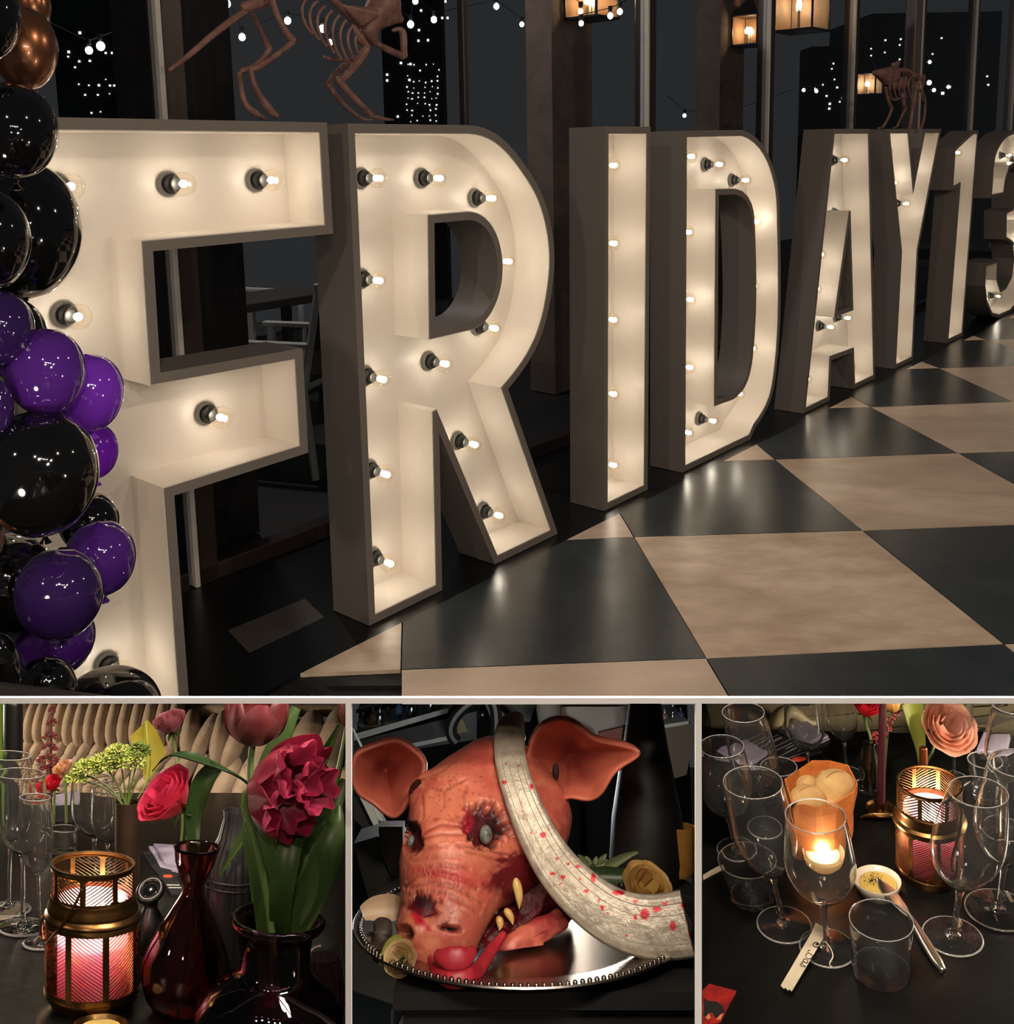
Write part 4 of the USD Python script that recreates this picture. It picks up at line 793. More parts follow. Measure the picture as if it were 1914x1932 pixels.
# bronze cylinder vase with green umbels and a yellow leaf
b = LB.at(240, 1664); BRZ = mat('bronze_vase', (74, 54, 42), 0.4, metal=0.55, rgb2=(60, 44, 36), vscale=12)
t = thing('vase', 'slim dark bronze cylinder vase behind the lantern', 'vase', LB.M, b, 'vases on the left table')
obj('body', LB.rel([(240, 1664, 0), (240, 1664, 22), (240, 1514, 22.5), (240, 1513, 20.5), (240, 1640, 20), (240, 1640, 0)], b), BRZ, t)
b2 = b + [0, 0.0, 0.012]; S = LB.s(b)
t = thing('green_umbel_flowers', 'pale green umbel flower heads rising from the bronze vase', 'flower', LB.M, b2)
for e in ((160, 1462), (200, 1448), (226, 1432), (248, 1440), (262, 1428), (140, 1470), (212, 1462), (270, 1452)):
    p = LB.up(*e, b) - b2; obj('stalk', tube(curve([LB.up(240, 1600, b) - b2, LB.up(240 + (e[0] - 240) * .12, 1515, b) - b2, p * [1, 1, 1]], 10), 1.5 * S, 5), STEM, t)
UMB = [mat('umbel_lime', (160, 172, 70), .6), mat('umbel_pale', (196, 200, 112), .6), mat('umbel_green', (112, 134, 52), .6)]
seedheads(LB, b2, [(143, 1470, 22, 16), (163, 1452, 28, 24), (192, 1444, 30, 28), (222, 1426, 30, 28), (246, 1438, 30, 28)], UMB, t, 'floret', n=330, seed=8, size=1.5, long=4.0)
seedheads(LB, b2, [(264, 1418, 20, 24)], [mat('umbel_dark', (70, 90, 36), .6), UMB[2]], t, 'dark_floret', n=330, seed=9, size=1.5, long=3.6)
b3 = LB.at(268, 1640); t = thing('yellow_leaf', 'yellow-green pointed leaf behind the green flowers', 'leaf', LB.M, b3)
obj('leaf', sheet(LB, [(278, 1358), (292, 1373), (303, 1394), (314, 1420), (303, 1441), (288, 1460), (277, 1476), (268, 1455), (257, 1425), (245, 1390), (262, 1374)], b3, bulge=.004), YEL, t)
obj('midrib', tube(curve([LB.up(278, 1360, b3) - b3, LB.up(283, 1420, b3) - b3, LB.up(276, 1478, b3) - b3, LB.up(262, 1505, b3) - b3], 12) - [0, .004, 0], 1.4 * S, 6), UMB[0], t)
# punched lantern
lantern_candle(LB, 'punched brass candle lantern glowing pink in the left booth', (176, 1892), [(1630, 76), (1692, 82), (1728, 86), (1864, 86), (1890, 74)], -math.pi / 2 - 0.10, [(194, 1650), (178, 1682), (150, 1722), (122, 1752), (100, 1768), (86, 1764), (84, 1748), (87, 1722)], (58, 1772), (250, 196, 216), [(-14, -12), (16, 8), (0, 16)])
# black bud vase with round mouth
b = LB.at(285, 1796); t = thing('vase', 'small black round-mouthed vase right of the lantern', 'vase', LB.M, b, 'vases on the left table'); S = LB.s(b)
obj('body', LB.rel([(285, 1796, 0), (285, 1796, 22), (284, 1770, 32), (284, 1735, 26), (284, 1712, 13), (284, 1700, 14), (284, 1690, 20), (284, 1690, 0)], b), BLK, t)
tor = trimesh.creation.torus(20 * S, 7 * S, 40, 14); R = trimesh.transformations.rotation_matrix(0.75, [1, 0, 0]); tor.apply_transform(R); obj('mouth_ring', tor, BLK, t, loc=LB.up(284, 1680, b) - b, smooth=True)
dsc = ball((0, 0, 0), 17 * S, 2, (1, 1, .4)); dsc.apply_transform(R); obj('stopper', dsc, mat('black_gloss', (14, 14, 13), .12), t, loc=LB.up(284, 1681, b) - b, smooth=True)
# red glass vase, rose and leaf
REDG = mat('red_glass', (176, 108, 106), 0.02, trans=1.0, ior=1.45); PURG = mat('purple_glass', (150, 96, 116), 0.02, trans=1.0, ior=1.45)
def gvase(P, label, spec, m, wall, n=52, name='vase', cat='vase', group=None):
    base = spec[0]; b = P.at(base[0], base[1]); t = thing(name, label, cat, P.M, b, group)
    inn = [(x, y - (5 if i == 1 else 0), max(.01, r - wall)) for i, (x, y, r) in enumerate(spec) if i > 0]
    inn[0] = (inn[0][0], spec[0][1] - 6, inn[0][2])
    obj('body', P.rel([(base[0], base[1], 0)] + list(spec[1:]) + inn[::-1] + [(inn[0][0], inn[0][1], 0)], b, n), m, t, smooth=True)
    return t, b
t, b = gvase(LB, 'pear-shaped dark red glass vase holding the pink rose', [(345, 1908, 0), (345, 1908, 46), (345, 1898, 58), (346, 1878, 70), (348, 1846, 79), (350, 1812, 78), (353, 1780, 68), (356, 1745, 52), (360, 1712, 35), (364, 1685, 22), (366, 1668, 20), (367, 1650, 28), (369, 1625, 37), (371, 1604, 40), (372, 1597, 43)], REDG, 4, group='vases on the left table')
rose_thing(LB, 'rose', 'large coral pink rose leaning left from the red glass vase', (350, 1860), (322, 1508), 56, (-.55, -.6, .6), (206, 52, 92), (232, 92, 100), (214, 120, 90), 11, 5, via=[(352, 1580), (366, 1660)], group='roses on the left table')
b = LB.at(366, 1864); S = LB.s(b); t = thing('tulip_leaf', 'broad green leaf arching over beside the pink rose', 'leaf', LB.M, b)
q = lambda *p: LB.up(p[0], p[1], b) - b
obj('leaf', blade([q(373, 1625), q(366, 1580), q(370, 1520), q(388, 1470), q(408, 1446)], np.array([5, 13, 17, 21, 14]) * S, cup=.3), GRN, t)
obj('arched_leaf', blade([q(475, 1520) + [0, .03, 0], q(445, 1480) + [0, .02, 0], q(405, 1445), q(360, 1428), q(300, 1436) + [0, .02, 0], q(262, 1470) + [0, .03, 0]], np.array([9, 11, 13, 14, 9, 3]) * S, cup=.25, nrm=(0, -.3, 1)), GRD, t)
obj('stalk', tube(curve([q(374, 1630), q(367, 1680), q(352, 1790), q(352, 1850)], 12), 2.5 * S, 6), STEM, t)
# black ribbed vase
b = LB.at(440, 1850); t = thing('vase', 'matt black ribbed vase behind the tulip vase', 'vase', LB.M, b, 'vases on the left table')
obj('body', LB.rel([(440, 1850, 0), (440, 1850, 46), (440, 1800, 54), (440, 1720, 54), (441, 1660, 55), (443, 1620, 50), (447, 1580, 34), (449, 1545, 26), (450, 1530, 28), (450, 1530, 24), (449, 1600, 20), (449, 1600, 0)], b, 96, wob=lambda th: 1 + .022 * np.cos(24 * th)), mat('black_matt', (30, 29, 29), .45), t, smooth=True)
for y in (1655, 1668): obj('band', LB.rel([(441, y, 56), (441, y - 3, 58), (441, y - 6, 56), (441, y, 56)], b, 60), mat('black_matt', (30, 29, 29), .45), t, smooth=True)
# big purple jar vase with tulips
t, bj = gvase(LB, 'wide purple glass jar vase with thick rim holding the tulips', [(505, 2010, 0), (505, 2010, 95), (505, 1990, 125), (506, 1950, 142), (508, 1905, 138), (512, 1868, 112), (517, 1842, 78), (520, 1825, 66), (523, 1785, 64), (524, 1758, 68), (525, 1748, 84), (526, 1738, 89), (526, 1730, 86)], PURG, 7, 64, group='vases on the left table')
S = LB.s(bj)
def tulip_thing(label, base, c, r, h, axis, col, tip, seed, open_, via, n=6):
    b = bj + np.array(base + [0.0]) * 1.0; b = b + [0, 0, .012]; t = thing('tulip', label, 'flower', LB.M, b, 'tulips in the purple jar'); q = lambda px, py, dy=0: LB.on(px, py, b[1] + dy) - b
    C0 = q(*c); a = np.asarray(axis, float); a /= np.linalg.norm(a); tulip(t, C0, r * S, h * S, a, col, tip, seed, open_, n)
    obj('stem', tube(curve([C0 + a * .004, *[q(*v) for v in via]], 16), 7 * S, 9), mat('tulip_stem', (84, 104, 52), .45), t); return t, q
t, q = tulip_thing('closed red tulip at the top cut by the white rail', [0.0, .03], (476, 1408), 62, 118, (-.02, -.05, 1), (120, 22, 44), (84, 56, 46), 3, 0.0, [(474, 1480), (490, 1600), (505, 1760), (510, 1900)])
t, q = tulip_thing('big open magenta parrot tulip on the right, nearest the camera', [0.02, -.02], (480, 1484), 68, 128, (.94, -.32, .12), (150, 28, 64), (118, 32, 48), 4, 0.55, [(462, 1500), (472, 1560), (498, 1660), (515, 1780), (520, 1900)], 9)
for k, (c, r, sd) in enumerate([((562, 1452), 52, 1), ((598, 1482), 44, 5), ((542, 1502), 44, 7)]):
    for j in range(4):
        P_, fc, V, U = petal(lambda v: r * S * (.35 + .6 * np.sin(np.asarray(v) * 1.9)), lambda v: r * S * 1.1 * np.asarray(v), lambda v: .8 * np.sin(.4 + 1.8 * v), j * 1.6 + sd, ruffle=.22, seed=j + sd, nu=11)
        X, Y, Z_ = basis((.6, -.6, .3 - .5 * (k == 2))); obj('petal', TM(P_ @ np.stack([X, Y, Z_], 1).T + q(c[0] - 20, c[1] + 8, -.03), fc), PETAL, t, col=colmix(V, (120, 20, 54), (186, 56, 92)))
b = bj + [0, 0, .012]; t = thing('tulip_leaves', 'tall green tulip leaves standing in the purple jar', 'leaves', LB.M, b); q = lambda px, py, dy=0: LB.on(px, py, b[1] + dy) - b
LF = [leafmat('tulip_leaf_a', (74, 98, 46), .3, .4, rgb2=(60, 84, 42), vscale=10), leafmat('tulip_leaf_b', (56, 80, 34), .3, .4)]
for k, (pts, w) in enumerate([([(508, 1880, 0), (506, 1740, -.01), (500, 1650, -.02), (486, 1570, -.02), (478, 1500, 0)], [16, 20, 26, 30, 6]), ([(528, 1880, .0), (530, 1740, -.02), (535, 1660, -.035), (548, 1590, -.03), (552, 1530, 0)], [16, 18, 22, 26, 5]),
                              ([(548, 1880, .01), (560, 1740, .0), (588, 1680, .0), (622, 1600, .0), (640, 1520, .02)], [16, 22, 34, 30, 4]), ([(540, 1870, .03), (552, 1740, .03), (580, 1640, .04), (612, 1560, .05), (650, 1470, .06)], [14, 20, 30, 28, 6]),
                              ([(500, 1870, .04), (494, 1730, .05), (480, 1600, .06), (520, 1420, .07), (560, 1335, .08)], [10, 14, 14, 26, 10]), ([(520, 1860, .05), (530, 1720, .06), (570, 1520, .08), (620, 1410, .09), (640, 1368, .09)], [10, 14, 18, 16, 3]), ([(470, 1560, .05), (440, 1610, .05), (418, 1650, .05), (425, 1640, .05)], [6, 10, 3, 2])]):
    obj('leaf', blade([q(*p) for p in pts], np.array(w) * S, cup=.35), LF[k % 2], t)
t, q = tulip_thing('dull brown-red tulip cut by the right divider of the left booth', [.08, .06], (656, 1372), 30, 70, (.1, -.1, 1), (96, 50, 46), (110, 70, 54), 9, 0.0, [(640, 1450), (600, 1600), (545, 1760), (530, 1880)])
# ribbed purple bowl at the right edge
b = LB.at(612, 1925); t = thing('glass_bowl', 'ribbed purple glass bowl at the right edge of the left table', 'bowl', LB.M, b)
obj('body', LB.rel([(613, 1955, 0), (613, 1955, 24), (613, 1930, 34), (613, 1890, 38), (613, 1850, 36), (612, 1815, 30), (612, 1808, 32), (612, 1806, 29), (613, 1850, 32), (613, 1890, 34), (613, 1930, 30), (613, 1945, 0)], b, 90, wob=lambda th: 1 + .03 * np.cos(14 * th)), mat('mauve_glass', (214, 176, 190), .03, trans=1.0, ior=1.4), t, smooth=True)
b = LB.at(595, 1905); t = thing('straw', 'bent pale glass stirrer standing before the purple bowl', 'straw', LB.M, b); q = lambda px, py: LB.up(px, py, b) - b
obj('rod', tube(curve([q(560, 1928), q(572, 1840), q(578, 1815), q(588, 1795), q(606, 1786)], 24), 3.2 * LB.s(b), 8), mat('stirrer', (150, 128, 116), .3), t)
# brass dish cut by the bottom edge
b = LB.at(190, 1952); t = thing('brass_dish', 'small brass dish cut by the bottom edge below the lantern', 'dish', LB.M, b)
obj('bowl', LB.rel([(190, 1956, 0), (190, 1956, 36), (190, 1938, 48), (190, 1934, 50), (190, 1934, 47), (190, 1942, 40), (190, 1944, 0)], b), BRASS, t); obj('butter', LB.rel([(190, 1944, 0), (190, 1944, 40), (190, 1940, 38), (190, 1938, 0)], b), mat('butter', (220, 190, 112), .5), t)
# ================================================================ MIDDLE BOOTH: pig head on a silver platter
MB = booth(985, 1757, math.radians(18), 1.42); BOUND = (665, 1311); MB.name = 'mid'
spot(MB, 'booth_lamp', 1120, 1320, 0.80, 0.30, 1.35, 0.05, (1.0, 0.84, 0.68), np.array([0.0, 0.02, 0.10]), 34)
lamp('hidden_fill_lamp', WP(1075, 1440, 2.1), 0.03, 1.0, (1.0, 0.86, 0.72)); lamp('hidden_fill_lamp', WP(880, 1450, 2.3), 0.03, 1.8, (0.92, 0.97, 1.0))  # fill lamps added out of sight behind ear and skull for the background
mp = MB.on; MS = MB.s(np.zeros(3))
# black stand under the platter
t = thing('table', 'black cloth-covered stand carrying the silver platter', 'table', MB.M)
q = [MB.at(*p)[:2] for p in ((742, 1868), (1400, 1868), (1380, 1660), (800, 1660))]
obj('top', extrude(Polygon(q), .02, -.022), mat('black_cloth', (12, 12, 12), .7), t, smooth=False); obj('skirt', extrude(Polygon(q).buffer(-.012), .72, -.742), mat('black_cloth', (12, 12, 12), .7), t, smooth=False)
obj('edge_highlight', tube([np.r_[q[0], -.02], np.r_[q[0], -.7]], .004, 6), mat('highlight_metal', (150, 150, 150), .3, metal=1), t)  # bright rod added as the highlight along the stand edge
# platter
PR = 318 * MS; SILV = mat('silver', (158, 152, 144), 0.24, metal=1.0, bump=0.02, bscale=30)
t = thing('platter', 'oval silver platter with beaded rim under the pig head', 'platter', MB.M)
obj('dish', lathe([(0.0001, 0.001), (PR * .70, 0.001), (PR * .76, 0.004), (PR * .80, 0.011), (PR * .985, 0.016), (PR * .995, 0.018), (PR, 0.016), (PR * .985, 0.013), (PR * .80, 0.007), (PR * .74, 0.0), (0.0001, 0.0)], 120), SILV, t)
bd = []
for k in range(150):
    a = 2 * math.pi * k / 150; bd.append(ball((PR * .955 * math.cos(a), PR * .955 * math.sin(a), .0165), .0034, 1))
obj('beaded_rim', bd, SILV, t, smooth=True, kind='stuff')
# ---- the head
yn = MB.at(832, 1838)[1] + .045
HB = {'A': (935, 1502, .085, 112), 'A2': (1000, 1540, .09, 84), 'B': (846, 1535, .02, 74), 'B2': (905, 1555, .02, 80), 'C': (846, 1630, -.035, 90), 'C2': (895, 1640, -.02, 76), 'D': (838, 1712, yn + .035, 76), 'D2': (862, 1700, yn + .04, 66), 'E': (800, 1757, yn, 46), 'E2': (852, 1757, yn, 52), 'E3': (820, 1776, yn - .005, 46), 'F': (985, 1600, .04, 80), 'G': (935, 1660, .01, 40), 'W': (800, 1497, .035, 30)}
K = list(HB); balls = [(mp(HB[k][0], HB[k][1], HB[k][2]), HB[k][3] * MS * 1.02) for k in K]; ix = lambda s_: tuple(K.index(x) for x in s_.split())
hm = hull_chain(balls, [ix('A A2 B2'), ix('A B B2'), ix('A W B'), ix('B B2 C C2'), ix('A2 F B2'), ix('C C2 D D2'), ix('F C2 B2'), ix('C2 F G'), ix('D D2 E E2 E3')], 3)
hd = unman(hm.refine_to_length(.009)); trimesh.smoothing.filter_taubin(hd, iterations=40); hd = unman(man(hd).refine_to_length(.0042))
trimesh.smoothing.filter_laplacian(hd, iterations=4)
def segd(P_, a, b):
    a, b = np.array(a, float), np.array(b, float); ab = b - a; tt = np.clip(((P_ - a) @ ab) / (ab @ ab), 0, 1); return np.linalg.norm(P_ - a - tt[:, None] * ab, axis=1)
def polyd(P_, pts): return np.min([segd(P_, pts[i], pts[i + 1]) for i in range(len(pts) - 1)], axis=0)
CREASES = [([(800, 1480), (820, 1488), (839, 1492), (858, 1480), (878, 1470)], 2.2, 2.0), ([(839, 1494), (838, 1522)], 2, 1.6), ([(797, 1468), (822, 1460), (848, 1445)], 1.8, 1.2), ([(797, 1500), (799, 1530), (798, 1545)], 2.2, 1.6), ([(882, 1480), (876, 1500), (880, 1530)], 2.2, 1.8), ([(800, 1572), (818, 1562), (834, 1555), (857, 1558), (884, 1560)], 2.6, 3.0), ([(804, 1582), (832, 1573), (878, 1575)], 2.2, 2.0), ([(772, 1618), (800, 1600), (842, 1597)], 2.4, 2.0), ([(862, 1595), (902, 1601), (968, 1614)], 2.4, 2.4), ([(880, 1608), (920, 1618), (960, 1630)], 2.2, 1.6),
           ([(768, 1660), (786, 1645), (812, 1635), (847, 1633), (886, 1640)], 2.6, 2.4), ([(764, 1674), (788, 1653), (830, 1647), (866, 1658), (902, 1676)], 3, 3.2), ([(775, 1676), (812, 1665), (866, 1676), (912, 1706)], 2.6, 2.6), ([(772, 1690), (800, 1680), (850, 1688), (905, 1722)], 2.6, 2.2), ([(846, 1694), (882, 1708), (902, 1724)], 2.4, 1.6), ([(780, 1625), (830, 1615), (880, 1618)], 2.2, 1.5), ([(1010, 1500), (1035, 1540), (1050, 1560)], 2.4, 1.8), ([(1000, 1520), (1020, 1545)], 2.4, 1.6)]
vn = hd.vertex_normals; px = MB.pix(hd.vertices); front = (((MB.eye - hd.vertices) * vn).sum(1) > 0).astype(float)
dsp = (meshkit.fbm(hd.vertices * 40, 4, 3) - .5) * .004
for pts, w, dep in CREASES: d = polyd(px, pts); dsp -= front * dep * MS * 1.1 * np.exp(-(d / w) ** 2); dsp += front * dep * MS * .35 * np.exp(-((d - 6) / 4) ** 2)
def blob(c, rx, ry, rot=0.0, soft=.35, nz=.5):
    dx = px - np.array(c, float); cr, sr = math.cos(rot), math.sin(rot); u = (dx[:, 0] * cr + dx[:, 1] * sr) / rx; v = (-dx[:, 0] * sr + dx[:, 1] * cr) / ry
    r = np.sqrt(u * u + v * v) + nz * (meshkit.fbm(np.c_[px * .09, 0 * u], 3, 9) - .5) * 2; return front * np.clip((1 - r) / soft + .5, 0, 1)
eyeR, eyeL, nosL, nosR = blob((918, 1558), 44, 38, .3), blob((777, 1580), 20, 26), blob((765, 1762), 13, 13, nz=.1), blob((850, 1752), 23, 4.5, .12, nz=.05)
wound = blob((795, 1708), 31, 24, .15, .3)
dsp -= .012 * eyeR + .012 * eyeL + .020 * nosL + .010 * nosR + .004 * wound; dsp += .004 * np.exp(-((np.linalg.norm(px - [765, 1762], axis=1) - 22) / 7) ** 2) * front
hd.vertices = hd.vertices + vn * dsp[:, None]; hd.vertices = np.c_[hd.vertices[:, :2], np.maximum(hd.vertices[:, 2], .007)]
n1 = meshkit.fbm(hd.vertices * 22, 4, 5)[:, None]; n2 = meshkit.fbm(hd.vertices * 90, 3, 6)[:, None]
L3 = lambda c: np.array(lin(c)); col = L3((196, 108, 86)) + (L3((178, 84, 70)) - L3((196, 108, 86))) * np.clip((n1 - .35) * 3, 0, 1); col = col + (L3((206, 130, 98)) - col) * np.clip((n2 - .52) * 3, 0, .6)
def paint(m, c): 
    global col
    col = col + (L3(c) - col) * np.clip(m, 0, 1)[:, None]
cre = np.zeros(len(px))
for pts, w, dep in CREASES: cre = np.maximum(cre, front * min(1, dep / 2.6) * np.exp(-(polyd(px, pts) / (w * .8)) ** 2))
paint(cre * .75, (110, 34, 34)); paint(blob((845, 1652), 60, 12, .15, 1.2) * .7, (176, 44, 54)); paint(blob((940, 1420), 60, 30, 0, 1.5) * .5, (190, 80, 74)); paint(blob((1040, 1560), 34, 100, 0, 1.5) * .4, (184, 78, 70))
paint(np.clip((meshkit.fbm(hd.vertices * 260, 2, 8) - .66) * 14, 0, 1) * blob((855, 1500), 100, 60, 0, 1.2) * .8, (120, 48, 42)); paint(blob((850, 1725), 30, 18, 0, 1.2) * np.clip((meshkit.fbm(hd.vertices * 200, 2, 8) - .45) * 6, 0, 1), (104, 52, 40))
paint(wound, (92, 16, 26)); paint(blob((797, 1700), 22, 12, .2), (52, 14, 20)); paint(blob((790, 1735), 26, 7, .75), (182, 10, 40)); paint(nosL, (40, 16, 14)); paint(blob((765, 1762), 24, 24, 0, 1.2) * .5, (150, 84, 60)); paint(nosR, (24, 10, 10))
paint(eyeR, (70, 12, 22)); paint(eyeR * np.clip((meshkit.fbm(hd.vertices * 120, 3, 2) - .5) * 6, 0, 1), (24, 10, 12)); paint(blob((884, 1545), 12, 22, 0, .6) * .8, (150, 20, 40)); paint(eyeL, (84, 22, 28)); paint(polyd(px, [(790, 1475), (768, 1500), (766, 1560), (785, 1570)]) < 4.5 + 3 * n2[:, 0], (50, 24, 22)); paint(blob((780, 1560), 16, 12, .6), (50, 14, 22))
paint(blob((900, 1735), 26, 50, .5, .7) * .6, (176, 84, 72)); paint(blob((985, 1660), 60, 46, .2, .4), (96, 18, 26))
SKIN = mat('pig_skin', (190, 100, 80), 0.42, tint=True, sss=0.12, bump=0.12, bscale=220)
base = np.array([0.0, 0.0, 0.004]); t = thing('pig_head', 'realistic pig head prop lying on the silver platter, snout to the lower left', 'pig head', MB.M, base)
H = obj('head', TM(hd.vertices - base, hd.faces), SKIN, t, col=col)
def cup(outline, cen, yc, edge_y, depth, thick, hole=None, n=16):
    """dished ear from a pixel outline; edge_y gives the local y of each outline point"""
    k = len(outline); e = np.array([mp(a, b, y) for (a, b), y in zip(outline, edge_y)])
    e = np.array([curve(np.r_[e, e[:1]][:, j:j + 1], 4 * k + 1)[:-1, 0] if False else CubicSpline(np.arange(k + 1), np.r_[e[:, j], e[:1, j]], bc_type='periodic')(np.linspace(0, k, 5 * k, endpoint=False)) for j in range(3)]).T
    c = mp(cen[0], cen[1], yc); k = len(e); F = []
    for f in np.linspace(.05, 1, n): F.append(c + (e - c) * f + np.array([0, depth, 0]) * (1 - f ** 2.4))
    fr = np.vstack(F); vf = quads(k, n, True); m = TM(fr, vf); nn = m.vertex_normals
    if nn[:, 1].mean() > 0: vf = vf[:, ::-1]; nn = -nn
    thk = thick * (.5 + .5 * np.repeat(np.linspace(.05, 1, n) < .97, k))
    fr2 = fr - nn * thk[:, None] + np.array([0, thick * .4, 0]); o = (n - 1) * k; N = len(fr)
    rim = np.vstack([[[o + j, o + (j + 1) % k, N + o + (j + 1) % k], [o + j, N + o + (j + 1) % k, N + o + j]] for j in range(k)])
    cap = [[j, 0 + (j + 1) % k, 0] for j in range(1, k - 1)]; A = np.vstack([fr, fr2]); Fc = np.vstack([vf, vf[:, ::-1] + N, rim, [[0, j, j + 1] for j in range(1, k - 1)], [[N, N + j + 1, N + j] for j in range(1, k - 1)]])
    mm = TM(A, Fc); mm.fix_normals(); rr = np.tile(np.repeat(np.linspace(.05, 1, n), k), 2); return mm, rr
for nm, out, cen, yc, ey, dep in [
    ('ear', [(1000, 1450), (1004, 1405), (1022, 1372), (1052, 1359), (1082, 1366), (1112, 1390), (1150, 1404), (1204, 1419), (1180, 1440), (1152, 1466), (1136, 1494), (1112, 1508), (1080, 1503), (1060, 1506), (1030, 1490)], (1078, 1436), .10, [.06, .05, .05, .05, .05, .05, .03, .0, .01, .02, .03, .05, .06, .07, .07], .045),
    ('ear', [(800, 1450), (778, 1416), (748, 1400), (712, 1408), (678, 1422), (668, 1440), (668, 1474), (682, 1500), (708, 1516), (738, 1540), (756, 1530), (772, 1505)], (722, 1462), .11, [.06, .07, .07, .06, .05, .04, .05, .06, .07, .06, .05, .05], .04)]:
    m, rr = cup(out, cen, yc, ey, dep, .010); nz = meshkit.fbm(m.vertices * 30, 4, 7)[:, None]
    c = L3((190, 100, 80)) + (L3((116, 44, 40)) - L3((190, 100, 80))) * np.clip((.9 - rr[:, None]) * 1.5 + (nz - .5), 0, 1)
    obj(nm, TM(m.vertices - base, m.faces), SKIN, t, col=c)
e = mp(1049, 1456, .085) ; hole = ball(e, 10 * MS, 2, (.7, .5, 1.7)); obj('ear_hole', TM(hole.vertices - base, hole.faces), mat('ear_dark', (34, 12, 12), .7), t)
EYE_M = mat('dead_eye', (128, 132, 126), 0.12, rgb2=(84, 88, 84), vscale=120)
for c, r, y in (((917, 1575), 15, -.060), ((777, 1590), 11, -.034)):
    p = mp(c[0], c[1], y); m = ball(p, r * MS, 2, (.8, 1, 1.1)); obj('eye', TM(m.vertices - base, m.faces), EYE_M, t)
# mouth: dark flesh, jaw, tongue, teeth
FLESH = mat('raw_flesh', (92, 16, 24), 0.25, rgb2=(52, 10, 16), vscale=60, bump=0.5, bscale=120)
fl = unman(hull_chain([(mp(965, 1670, .02), 34 * MS), (mp(1030, 1650, .03), 46 * MS), (mp(990, 1740, .0), 40 * MS), (mp(925, 1770, -.05), 24 * MS), (mp(1050, 1740, .03), 34 * MS), (mp(890, 1800, -.09), 14 * MS)], [(0, 1, 2), (1, 2, 4), (2, 3), (3, 5)], 2).refine_to_length(.006)); trimesh.smoothing.filter_taubin(fl, iterations=10)
fl.vertices += fl.vertex_normals * ((meshkit.fbm(fl.vertices * 60, 3, 4) - .5) * .02)[:, None]; fl.vertices = np.c_[fl.vertices[:, :2], np.maximum(fl.vertices[:, 2], .007)]; obj('mouth_flesh', TM(fl.vertices - base, fl.faces), FLESH, t, smooth=True)
jw = unman(hull_chain([(mp(948, 1802, -.085), 16 * MS), (mp(985, 1775, -.07), 21 * MS), (mp(1030, 1752, -.05), 20 * MS), (mp(1050, 1728, -.04), 13 * MS), (mp(1014, 1784, -.07), 12 * MS), (mp(1062, 1742, -.045), 9 * MS)], [(0, 1), (1, 2), (2, 3), (1, 4), (2, 5)], 2).refine_to_length(.005)); trimesh.smoothing.filter_taubin(jw, iterations=12); jw.vertices += jw.vertex_normals * ((meshkit.fbm(jw.vertices * 50, 3, 2) - .5) * .008)[:, None]
jw.vertices = np.c_[jw.vertices[:, :2], np.maximum(jw.vertices[:, 2], .008)]; nz = meshkit.fbm(jw.vertices * 40, 3, 3)[:, None]; obj('lower_jaw', TM(jw.vertices - base, jw.faces), SKIN, t, col=L3((190, 96, 78)) + (L3((140, 36, 44)) - L3((190, 96, 78))) * np.clip((nz - .45) * 4, 0, 1))
def ribbonband(pts, w, th, y):
    c = curve([mp(a, b, yy) for (a, b), yy in zip(pts, y)], 26); m = tube(c, np.interp(np.linspace(0, 1, 26), np.linspace(0, 1, len(w)), w) * MS, 12); return m
LIP = mat('tongue_red', (140, 22, 36), 0.45, bump=0.1, bscale=90, rgb2=(172, 40, 52), vscale=40); TNG = mat('tongue_deep', (164, 34, 48), .45)
def onp(a, b, z): return MB.at(a, b, z)
def flatband(pts, w, th):
    c = curve([onp(*p) for p in pts], 34); ww = np.interp(np.linspace(0, 1, 34), np.linspace(0, 1, len(w)), w) * MS; t_ = np.gradient(c, axis=0); t_ /= np.linalg.norm(t_, axis=1, keepdims=True)
    n_ = MB.eye - c; n_ /= np.linalg.norm(n_, axis=1, keepdims=True); s_ = np.cross(t_, n_); s_ /= np.linalg.norm(s_, axis=1, keepdims=True); n_ = np.cross(s_, t_); a = np.arange(14) * 2 * math.pi / 14
    v = (c[:, None] + s_[:, None] * (ww[:, None] * np.cos(a))[..., None] + n_[:, None] * (np.minimum(ww, th * MS)[:, None] * np.sin(a))[..., None]).reshape(-1, 3)
    v = np.vstack([v, c[0], c[-1]]); f = np.vstack([quads(14, 34, True), [[34 * 14, (j + 1) % 14, j] for j in range(14)], [[34 * 14 + 1, 33 * 14 + j, 33 * 14 + (j + 1) % 14] for j in range(14)]]); m = TM(v, f); m.fix_normals(); return m
m = flatband([(812, 1806, .022), (826, 1834, .016), (852, 1849, .013), (884, 1844, .014), (908, 1822, .018), (930, 1790, .026), (952, 1762, .036)], [4, 10, 13, 13, 11, 10, 6], 6); obj('lower_lip', TM(m.vertices - base, m.faces), LIP, t, smooth=True)
m = flatband([(824, 1800, .036), (846, 1808, .034), (868, 1808, .034), (892, 1792, .038)], [8, 17, 17, 8], 6); obj('tongue', TM(m.vertices - base, m.faces), TNG, t, smooth=True)
TOOTH = mat('tooth', (206, 176, 110), 0.3, rgb2=(186, 140, 76), vscale=40)
for a, b, r, y in (((970, 1655), (980, 1715), 8.5, -.045), ((952, 1716), (968, 1745), 7, -.055), ((938, 1730), (942, 1756), 7, -.065)):
    p, q = mp(a[0], a[1], y), mp(b[0], b[1], y - .006); m = tube(curve([p, (p + q) / 2 + [.003, 0, 0], q], 10), np.array([.4, .8, 1, 1.05, 1, .95, .85, .65, .4, .1]) * r * MS, 10); obj('tooth', TM(m.vertices - base, m.faces), TOOTH, t, smooth=True)
